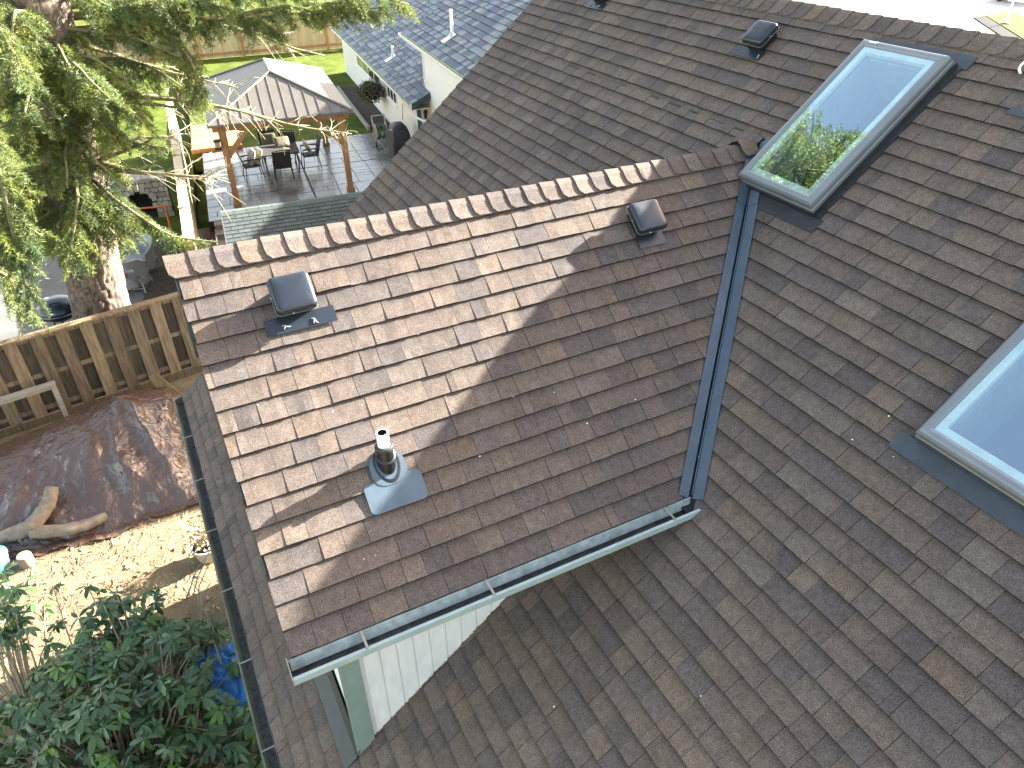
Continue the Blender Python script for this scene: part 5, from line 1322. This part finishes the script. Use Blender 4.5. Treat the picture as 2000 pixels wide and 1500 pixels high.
bigmesh('trunk', V, F, 'bark', tree, tint=tb, smooth=True)

def smooth_line(pts, n):
    P = np.array(pts, float); d = np.r_[0, np.cumsum(np.linalg.norm(np.diff(P, axis=0), axis=1))]
    s = np.linspace(0, d[-1], n); Q = np.stack([np.interp(s, d, P[:, k]) for k in range(3)], -1)
    for _ in range(max(2, n // 8)): Q[1:-1] = (Q[:-2] + 2 * Q[1:-1] + Q[2:]) / 4
    return Q, d[-1]
def foliage(line, L, start, twl, step, nl, nw, nstep, droop, gl, seed, side_f=1.0, sub=True):
    """needle-bearing twigs on both sides of a limb; returns quads"""
    r = np.random.default_rng(seed); n = len(line); Vs = []; Ts = []; wood = []
    s = start
    while s < 1.0:
        i = min(int(s * (n - 1)), n - 2); p = line[i]; tg = line[i + 1] - line[i]; tg = tg / (np.linalg.norm(tg) + 1e-9)
        lat = np.cross(tg, [0, 0, 1]); lat /= np.linalg.norm(lat) + 1e-9
        for sd in (-1, 1):
            if r.random() < .12: continue
            ln = twl * (1 - .5 * s) * r.uniform(.55, 1.2)
            d = lat * sd * side_f + tg * r.uniform(.35, .9) + np.array([0, 0, r.uniform(-.25, .15)]); d /= np.linalg.norm(d)
            m = max(4, int(ln / .1)); tt = np.linspace(0, 1, m + 1)
            tw = p + d * (tt * ln)[:, None] + np.array([0, 0, -1]) * (droop * ln * tt ** 1.8)[:, None] + r.normal(0, .012, (m + 1, 3)).cumsum(0)
            wood.append(tw)
            base = np.array([1, 1, 1]) * r.uniform(.7, 1.35)
            g = r.random(); base = base * (np.array([1.15, 1.1, .7]) if g < .45 else (np.array([.85, .98, 1.05]) if g > .8 else 1))
            lines = [(tw, 1.0)]
            if sub:
                for q in range(1, m):
                    for s2 in (-1, 1):
                        l2 = ln * .42 * (1 - .6 * q / m) * r.uniform(.6, 1.25)
                        dd = tw[q] - tw[q - 1]; dd = dd / (np.linalg.norm(dd) + 1e-9); la2 = np.cross(dd, [0, 0, 1]); la2 /= np.linalg.norm(la2) + 1e-9
                        d2 = la2 * s2 + dd * r.uniform(.5, 1.1) + np.array([0, 0, r.uniform(-.3, .25)]); d2 /= np.linalg.norm(d2)
                        t3 = np.linspace(0, 1, 4); lines.append((tw[q] + d2 * (t3 * l2)[:, None] + np.array([0, 0, -1]) * (.45 * droop * l2 * t3 ** 2)[:, None], .9))
            for ln_, k_ in lines:
                sg = np.linalg.norm(np.diff(ln_, axis=0), axis=1).sum(); c_n = max(3, int(sg / nstep))
                f = r.random(c_n) * (len(ln_) - 1); i0 = np.minimum(f.astype(int), len(ln_) - 2); fr_ = (f - i0)[:, None]
                c = ln_[i0] * (1 - fr_) + ln_[i0 + 1] * fr_; ax = ln_[i0 + 1] - ln_[i0]; ax /= np.linalg.norm(ax, axis=1)[:, None] + 1e-9
                rd = r.normal(0, 1, (c_n, 3)); rd -= ax * (rd * ax).sum(1)[:, None]; rd /= np.linalg.norm(rd, axis=1)[:, None] + 1e-9
                nd = ax * r.uniform(.3, .9, c_n)[:, None] + rd; nd /= np.linalg.norm(nd, axis=1)[:, None]
                wv_ = np.cross(nd, r.normal(0, 1, (c_n, 3))); wv_ /= np.linalg.norm(wv_, axis=1)[:, None] + 1e-9
                l_ = nl * r.uniform(.7, 1.25, c_n)[:, None]
                Vs.append(np.stack([c - wv_ * nw, c + wv_ * nw, c + nd * l_ + wv_ * nw * .3, c + nd * l_ - wv_ * nw * .3], 1).reshape(-1, 3))
                Ts.append(np.repeat((base * r.uniform(.8, 1.2, c_n)[:, None]), 4, 0))
        s += step / L * r.uniform(.7, 1.3)
    return np.concatenate(Vs), np.concatenate(Ts), wood
def limb(pts, r0, r1, fol=None, seed=0, twigs=0, dead=False):
    line, L = smooth_line(pts, 24); line = line + np.cumsum(np.random.default_rng(seed).normal(0, .006, line.shape), 0)
    b = MB(); b.tube([tuple(q) for q in line], list(np.linspace(r0, r1, 24) * np.random.default_rng(seed + 5).uniform(.88, 1.12, 24)), 8, cap=True)
    lb = b.build('limb', 'limbbark', tree, smooth=True)
    if fol:
        V, Tn, wood = foliage(line, L, gl=1, seed=seed, **fol)
        b = MB()
        for w in wood[::1]: b.tube([tuple(q) for q in w[::2]] if len(w) > 5 else [tuple(q) for q in w], list(np.linspace(.007, .003, len(w[::2]) if len(w) > 5 else len(w))), 4, cap=False)
        b.build('twigs', 'limbbark', lb, kind='stuff')
        bigmesh('needles', V, np.arange(len(V)).reshape(-1, 4), 'needles', lb, tint=Tn, kind='stuff')
    if twigs:
        r = np.random.default_rng(seed + 99); b = MB()
        for q in range(twigs):
            s = r.uniform(.18, 1); i = min(int(s * 23), 22); p = line[i]; tg = line[i + 1] - line[i]; tg /= np.linalg.norm(tg)
            d = np.cross(tg, [0, 0, 1]) * r.choice([-1, 1]) * r.uniform(.3, 1) + tg * r.uniform(.2, 1) + np.array([0, 0, r.uniform(-.7, .6)]); d /= np.linalg.norm(d)
            ln = r.uniform(.18, .8); cv = r.normal(0, .5, 3); t3 = np.linspace(0, 1, 8)
            tw = p + d * (t3 * ln)[:, None] + cv * (ln * t3 ** 2 * .55)[:, None] + np.array([0, 0, -.25]) * (ln * t3 ** 2)[:, None]
            b.tube([tuple(z) for z in tw], list(np.linspace(.010, .0045, 8)), 5, cap=False)
            for h in range(r.integers(0, 4)):
                j = r.integers(2, 7); d3 = d + r.normal(0, .7, 3); d3 /= np.linalg.norm(d3); l3 = ln * r.uniform(.15, .45)
                b.tube([tuple(tw[j]), tuple(tw[j] + d3 * l3 * .5 + np.array([0, 0, -.01])), tuple(tw[j] + d3 * l3)], [.006, .005, .0035], 4, cap=False)
        b.build('bare_twigs', 'deadtwig', lb, kind='stuff')
FO_ = dict(start=.22, twl=.62, step=.10, nl=.072, nw=.0056, nstep=.0072, droop=.8)
FT = dict(start=.05, twl=.5, step=.08, nl=.072, nw=.0056, nstep=.0066, droop=.95)
limbs = [
 ([(-.69, 7.3, 1.36), (-1.42, 6.4, 1.54), (-2.05, 5.6, 1.06)], FO_),
 ([(-.67, 7.2, 1.58), (-1.08, 5.8, 2.53), (-1.64, 5.0, 2.56)], FO_),
 ([(-.56, 7.2, 2.87), (-1.13, 6.0, 3.08), (-1.8, 5.4, 2.56)], FO_),
 ([(-.73, 7.0, 1.54), (-.82, 6.0, 1.07), (-1.11, 5.4, .46), (-1.32, 5.2, .08)], FO_),
 ([(-.67, 7.3, 1.15), (-.22, 6.2, .7), (.49, 5.8, .02), (1.3, 5.6, -.2)], dict(FO_, twl=.5)),
 ([(-.58, 7.4, 1.71), (.13, 6.8, 1.76), (.95, 6.4, 1.54)], dict(FO_, start=.35, twl=.42)),
 ([(-.44, 7.4, 3.0), (.46, 7.0, 3.15), (1.09, 6.8, 2.94), (1.81, 6.5, 2.27)], FO_),
 ([(-.33, 7.4, 3.6), (.6, 7.0, 3.66), (1.64, 6.8, 3.68), (2.87, 6.5, 3.66), (4.17, 6.2, 3.73), (5.6, 6.0, 3.72)], dict(FO_, start=.12, twl=.55)),
 ([(-.3, 7.4, 3.93), (.96, 7.0, 4.01), (2.45, 6.6, 4.1), (4.2, 6.2, 4.02)], dict(FO_, start=.15)),
 ([(-2.0, 5.0, 3.07), (-1.58, 4.2, 2.44), (-1.74, 3.8, 1.12), (-1.88, 3.6, .06)], FT),
 ([(-1.49, 5.0, 4.45), (-.95, 4.5, 4.06), (-.85, 4.2, 3.5)], FT),
 ([(-2.58, 5.0, 1.55), (-1.76, 4.6, 1.35), (-1.40, 4.4, 1.0)], FT),
 ([(-2.67, 4.6, .83), (-2.06, 4.3, .44), (-2.12, 4.2, -.22)], FT),
 ([(-.83, 7.1, 1.23), (-.6, 6.0, .64), (-.34, 5.6, .11)], dict(FO_, twl=.5)),
 ([(1.29, 6.8, 3.71), (1.72, 6.4, 3.12), (1.74, 6.2, 2.3)], dict(FT, twl=.42)),
 ([(-.56, 7.0, 2.37), (.09, 6.2, 2.64), (.75, 6.0, 2.4)], dict(FO_, twl=.5)),
 ([(-.95, 7.0, .57), (-1.32, 6.0, .58), (-1.22, 5.6, .1)], dict(FO_, twl=.5)),
 ([(-.85, 7.1, .3), (-.75, 6.3, .2), (-.82, 5.9, -.25)], dict(FO_, twl=.42)),
 ([(-.7, 7.2, 2.2), (-1.5, 6.7, 2.3), (-2.4, 6.3, 1.9)], FO_),
 ([(-.6, 7.3, 3.3), (-1.5, 6.8, 3.6), (-2.5, 6.4, 3.2)], FO_),
 ([(-.9, 7.2, .6), (-1.7, 6.6, .5), (-2.5, 6.2, .0)], FO_),
 ([(-2.4, 4.4, 2.2), (-1.9, 4.0, 1.7), (-1.95, 3.7, .9)], FT),
]
lr = np.random.default_rng(31)
for k in range(15):
    z = lr.uniform(.2, 4.6); a = lr.uniform(2.2, 5.35) if k % 5 else lr.uniform(-.5, 1.2)          # mostly to the left and towards the house
    ln = lr.uniform(1.3, 2.7) if k % 5 else lr.uniform(.9, 1.7)
    if z < 1.6 and a > 4.4: ln *= .6
    P0 = np.array([np.interp(z, [q[2] for q in path], [q[j] for q in path]) for j in range(3)]); P0[2] = z
    d = np.array([math.cos(a), math.sin(a), 0]); tip = P0 + d * ln + np.array([0, 0, lr.uniform(-.7, .1)])
    limbs.append(([tuple(P0 + d * .35), tuple(P0 + d * ln * .55 + np.array([0, 0, .12])), tuple(tip)], dict(FO_, start=.12, twl=lr.uniform(.5, .75))))
for pts in ([(-.45, 7.0, 3.2), (.1, 6.4, 3.3), (.55, 6.0, 2.9)], [(-.5, 7.0, 2.6), (-.2, 6.2, 2.5), (.1, 5.8, 2.0)], [(-.6, 7.0, 2.0), (-.75, 6.2, 1.9), (-.9, 5.6, 1.4)], [(-.3, 7.1, 3.7), (.9, 6.6, 3.5), (1.6, 6.3, 3.1)],
            [(.5, 7.1, 3.9), (1.4, 6.8, 3.95), (2.3, 6.6, 3.6)], [(-.75, 7.0, 1.0), (-.6, 6.3, .95), (-.45, 5.9, .55)], [(-.8, 7.0, .7), (-1.0, 6.2, .75), (-1.0, 5.8, .4)], [(-.4, 7.2, 3.0), (.3, 6.9, 2.8), (.85, 6.7, 2.45)],
            [(-.55, 7.1, 2.3), (-.1, 6.6, 2.25), (.3, 6.4, 1.9)], [(-.7, 7.05, 1.5), (-.3, 6.5, 1.45), (-.05, 6.3, 1.1)], [(-.35, 7.2, 3.45), (-.3, 6.4, 3.5), (-.2, 5.8, 3.1)], [(2.6, 6.5, 3.75), (3.1, 6.5, 3.55), (3.5, 6.4, 3.3)], [(2.8, 6.4, 3.75), (3.6, 6.2, 3.85), (4.4, 6.1, 3.62)], [(3.9, 6.2, 3.85), (4.6, 6.1, 3.88), (5.3, 6.0, 3.62)], [(4.5, 6.1, 3.95), (5.2, 6.0, 3.95), (5.9, 5.9, 3.75)], [(1.2, 6.8, 4.0), (2.0, 6.6, 4.05), (2.8, 6.4, 3.8)]):
    limbs.append((pts, dict(FO_, start=.1, twl=.55)))
for i, (pts, fo) in enumerate(limbs): limb(pts, .045, .014, fo, 100 + i)
for i, (pts, r0, tw) in enumerate((([(-.7, 7.4, 1.33), (-.28, 7.0, 1.25), (.13, 6.5, 1.2), (1.17, 6.0, 1.11), (1.81, 6.0, .95)], .07, 34),
      ([(-.48, 7.2, 2.59), (.44, 7.0, 2.48), (1.23, 7.0, 2.33), (2.41, 7.0, 1.99), (3.37, 7.0, 1.55), (4.32, 7.0, 1.24), (4.74, 6.9, 1.18)], .06, 60),
      ([(-.17, 7.4, 3.84), (1.76, 7.0, 3.69), (3.1, 7.0, 3.35), (3.74, 7.0, 3.01), (4.4, 7.1, 2.8)], .075, 40),
      ([(-.48, 7.2, 2.59), (.44, 7.0, 2.35), (1.19, 7.0, 2.19), (1.83, 7.0, 2.06)], .06, 24),
      ([(-.59, 7.4, 1.66), (.21, 7.2, 1.62), (1.17, 7.0, 1.57)], .05, 26),
      ([(-.6, 7.3, 1.2), (.3, 6.9, 1.5), (.75, 6.6, 1.72)], .06, 12),
      ([(-.15, 7.5, 3.4), (.5, 7.6, 3.1), (1.5, 7.6, 2.6), (2.6, 7.4, 2.2)], .04, 30))):
    limb(pts, r0, .014, None, 300 + i, tw)
# the upper crown, out of the frame but mirrored in the skylight
cr = np.random.default_rng(77); z = 6.6; VV = []; TT = []; b = MB()
while z < 22.6:
    P0 = np.array([np.interp(z, [p[2] for p in path], [p[k] for p in path]) for k in range(3)]); P0[2] = z
    for a in cr.uniform(0, 2 * np.pi) + np.arange(5) * 2 * np.pi / 5:
        a += cr.normal(0, .25); Lm = (.5 + 4.3 * (1 - (z - 5) / 18) ** .8) * cr.uniform(.75, 1.15)
        if z < 9 and math.sin(a) < -.1: Lm *= .35
        dr = np.array([math.cos(a), math.sin(a), .12]); tt = np.linspace(0, 1, 14)
        ln_ = P0 + dr * (tt * Lm)[:, None] + np.array([0, 0, -1]) * (.16 * Lm * tt ** 2)[:, None]
        b.tube([tuple(q) for q in ln_], list(np.linspace(.05, .01, 14)), 5, cap=False)
        V, Tn, _ = foliage(ln_, Lm, .12, .8, .22, .12, .017, .045, .5, 1, int(cr.integers(1e6)))
        VV.append(V); TT.append(Tn)
    z += cr.uniform(.42, .62)
ub = b.build('upper_limbs', 'limbbark', tree, kind='stuff')
V = np.concatenate(VV); Tn = np.concatenate(TT); bigmesh('upper_needles', V, np.arange(len(V)).reshape(-1, 4), 'needles', ub, tint=Tn, kind='stuff')
# a cone caught in the foliage
b = MB(T(.02, 6.2, 2.46) @ Matrix.Rotation(1.2, 4, 'Y')); b.lathe([(0, -.12), (.05, -.1), (.075, -.03), (.07, .05), (.04, .11), (0, .13)], 14); b.build('cone', 'bark', tree, smooth=True)

# ================================================================== rhododendron in the lower left corner
bush = thing('rhododendron_bush', 'large dark green rhododendron bush filling the lower left corner', 'bush', (-1.6, -3.0, GZ))
br = np.random.default_rng(5)
def leaf_shape(ln, wd, fold, curl):
    ts = [0, .12, .35, .62, .85, 1]; ws = [.12, .55, .95, 1, .62, .02]
    V = []; F = []
    for t, w in zip(ts, ws):
        zc = -curl * ln * t * t
        for s in (-1, 0, 1): V.append((ln * t, s * wd * w, zc + (fold * wd * w if s else 0)))
    for i in range(5):
        for j in range(2): q = i * 3 + j; F.append((q, q + 1, q + 4, q + 3))
    return np.array(V), F
LV, LF = leaf_shape(.165, .029, .22, .22)
LFq = np.array(LF)
variants = []
LT = [(1, 1, 1), (1.15, 1.2, .9), (.75, .85, .9), (1.6, 1.75, .8), (.9, 1.0, 1.0)]
for i, tn in enumerate(LT):
    V2, F2 = leaf_shape(.165, .029, .15 + .05 * i, .12 + .07 * i); me = bpy.data.meshes.new('leaf'); me.from_pydata([tuple(p) for p in V2], [], F2)
    a = me.color_attributes.new('tint', 'FLOAT_COLOR', 'POINT'); a.data.foreach_set('color', np.tile(np.array([*tn, 1], np.float32), len(V2))); me.materials.append(MT['rhodo']); me.shade_smooth(); variants.append(me)
whorls = []
def dens(x, y):
    return ((x + 1.65) / 1.55) ** 2 + ((y + 3.15) / 1.72) ** 2
while len(whorls) < 600:
    x, y = br.uniform(-3.4, .0), br.uniform(-4.9, -1.2); d = dens(x, y)
    if d > 1: continue
    if x > -.62 and -3.45 < y < -2.35 and br.random() < .8: continue          # gap where the blue sheet shows
    top = -1.55 - .75 * d + .45 * (fbm(x * 1.3, y * 1.3, 91) - .5) * 2
    lay = br.random(); whorls.append((x, y, top - (0 if lay < .5 else br.uniform(.15, .8)), br.uniform(.8, 1.2)))
for k in range(46):                                                            # loose shoots reaching up-left over the soil
    f = br.random(); whorls.append((-2.75 + br.normal(0, .22), -1.55 + 1.0 * f + br.normal(0, .12), -1.95 + br.normal(0, .22), br.uniform(.75, 1.1)))
for k in range(30): whorls.append((-1.55 + br.normal(0, .22), -1.75 + br.normal(0, .16), -1.75 + br.normal(0, .15), br.uniform(.75, 1.1)))
leaves = []
for (x, y, z, s) in whorls:
    n = int(br.integers(6, 10)); a0 = br.uniform(0, 6.28); tl = br.normal(0, .28, 2); ti = int(br.choice(5, p=[.34, .22, .26, .07, .11]))
    for i in range(n):
        a = a0 + i * 2 * math.pi / n + br.normal(0, .15); dn = br.uniform(-.1, .55) + (.35 if i % 3 == 0 else 0)
        M_ = T(x, y, z) @ Matrix.Rotation(tl[0], 4, 'X') @ Matrix.Rotation(tl[1], 4, 'Y') @ RZ(a) @ Matrix.Rotation(dn, 4, 'Y') @ Matrix.Rotation(br.normal(0, .25), 4, 'X') @ T(.012, 0, 0) @ Matrix.Scale(s * br.uniform(.74, 1.1), 4)
        leaves.append((M_, ti))
# shown-largest ones as separate leaves
cpos = np.array([l[0].translation for l in leaves]); uvp, zz = project(cpos)
vis = (uvp[:, 0] > 5) & (uvp[:, 0] < 520) & (uvp[:, 1] > 1150) & (uvp[:, 1] < 1495)
order = np.argsort(np.where(vis, zz, 1e9)); single_l = set(order[:285].tolist())
bi = rootmat(bush).inverted(); MV_, TV_ = [], []
for i, (M_, ti) in enumerate(leaves):
    if i in single_l:
        o = bpy.data.objects.new('leaf', variants[ti]); COL.objects.link(o); o.parent = bush; o.matrix_local = bi @ M_
    else:
        m_ = np.array(M_); MV_.append(LV @ m_[:3, :3].T + m_[:3, 3]); TV_.append(np.tile(np.array(LT[ti]) * br.uniform(.85, 1.15), (len(LV), 1)))
nv = len(LV); F = (LFq[None] + (np.arange(len(MV_)) * nv)[:, None, None]).reshape(-1, 4)
bigmesh('leaves', np.concatenate(MV_), F, 'rhodo', bush, tint=np.concatenate(TV_), kind='stuff', smooth=True)
b = MB()
for (x, y, z, s) in whorls:
    if br.random() < .6:
        bx, by = -1.7 + br.normal(0, .45), -3.1 + br.normal(0, .5)
        if x < -2.2 and y > -1.8: bx, by = -2.8, -2.0
        mid = (x * .6 + bx * .4 + br.normal(0, .08), y * .6 + by * .4 + br.normal(0, .08), z - .5)
        b.tube([(x, y, z), ((x + mid[0]) / 2, (y + mid[1]) / 2, z - .16), mid, (bx, by, GZ)], [.006, .009, .013, .022], 5, cap=False)
for k in range(7):
    a = br.uniform(0, 6.28); b.tube([(-.75 + .1 * k * br.random(), -1.5 - .2 * k, GZ + .9), (-.5, -1.2 - .15 * k, GZ + 1.15), (-.35 + br.normal(0, .15), -.95 - .2 * k, GZ + 1.3)], [.012, .009, .004], 5, cap=False)
b.build('stems', 'twig', bush, kind='stuff')
# blue sheet on the ground beside the gutter
MT['bluetarp'] = pm('blue_plastic_sheet', (.06, .24, .62), (.045, .19, .52), rough=.4, scale=4, bs=14, bstr=.6, bdist=.03)
n = 50; S, Q = np.meshgrid(np.linspace(0, 1, n), np.linspace(0, 1, n), indexing='ij')
X = -.86 + .86 * S + .08 * np.sin(Q * 5); Y = -3.3 + 1.15 * Q + .08 * np.sin(S * 6); Z = GZ + .45 + .25 * S + .14 * fbm(S * 4, Q * 4, 33) + .06 * np.abs(2 * vn(S * 9, Q * 7, 34) - 1)
ii, jj = np.meshgrid(np.arange(n - 1), np.arange(n - 1), indexing='ij'); k = (ii * n + jj).ravel()
o = bigmesh('blue_sheet', np.stack([X, Y, Z], -1).reshape(-1, 3), np.stack([k, k + n, k + n + 1, k + 1], -1), 'bluetarp', smooth=True)
tag(o, 'crumpled bright blue plastic sheet between the bush and the eave gutter', 'tarp')
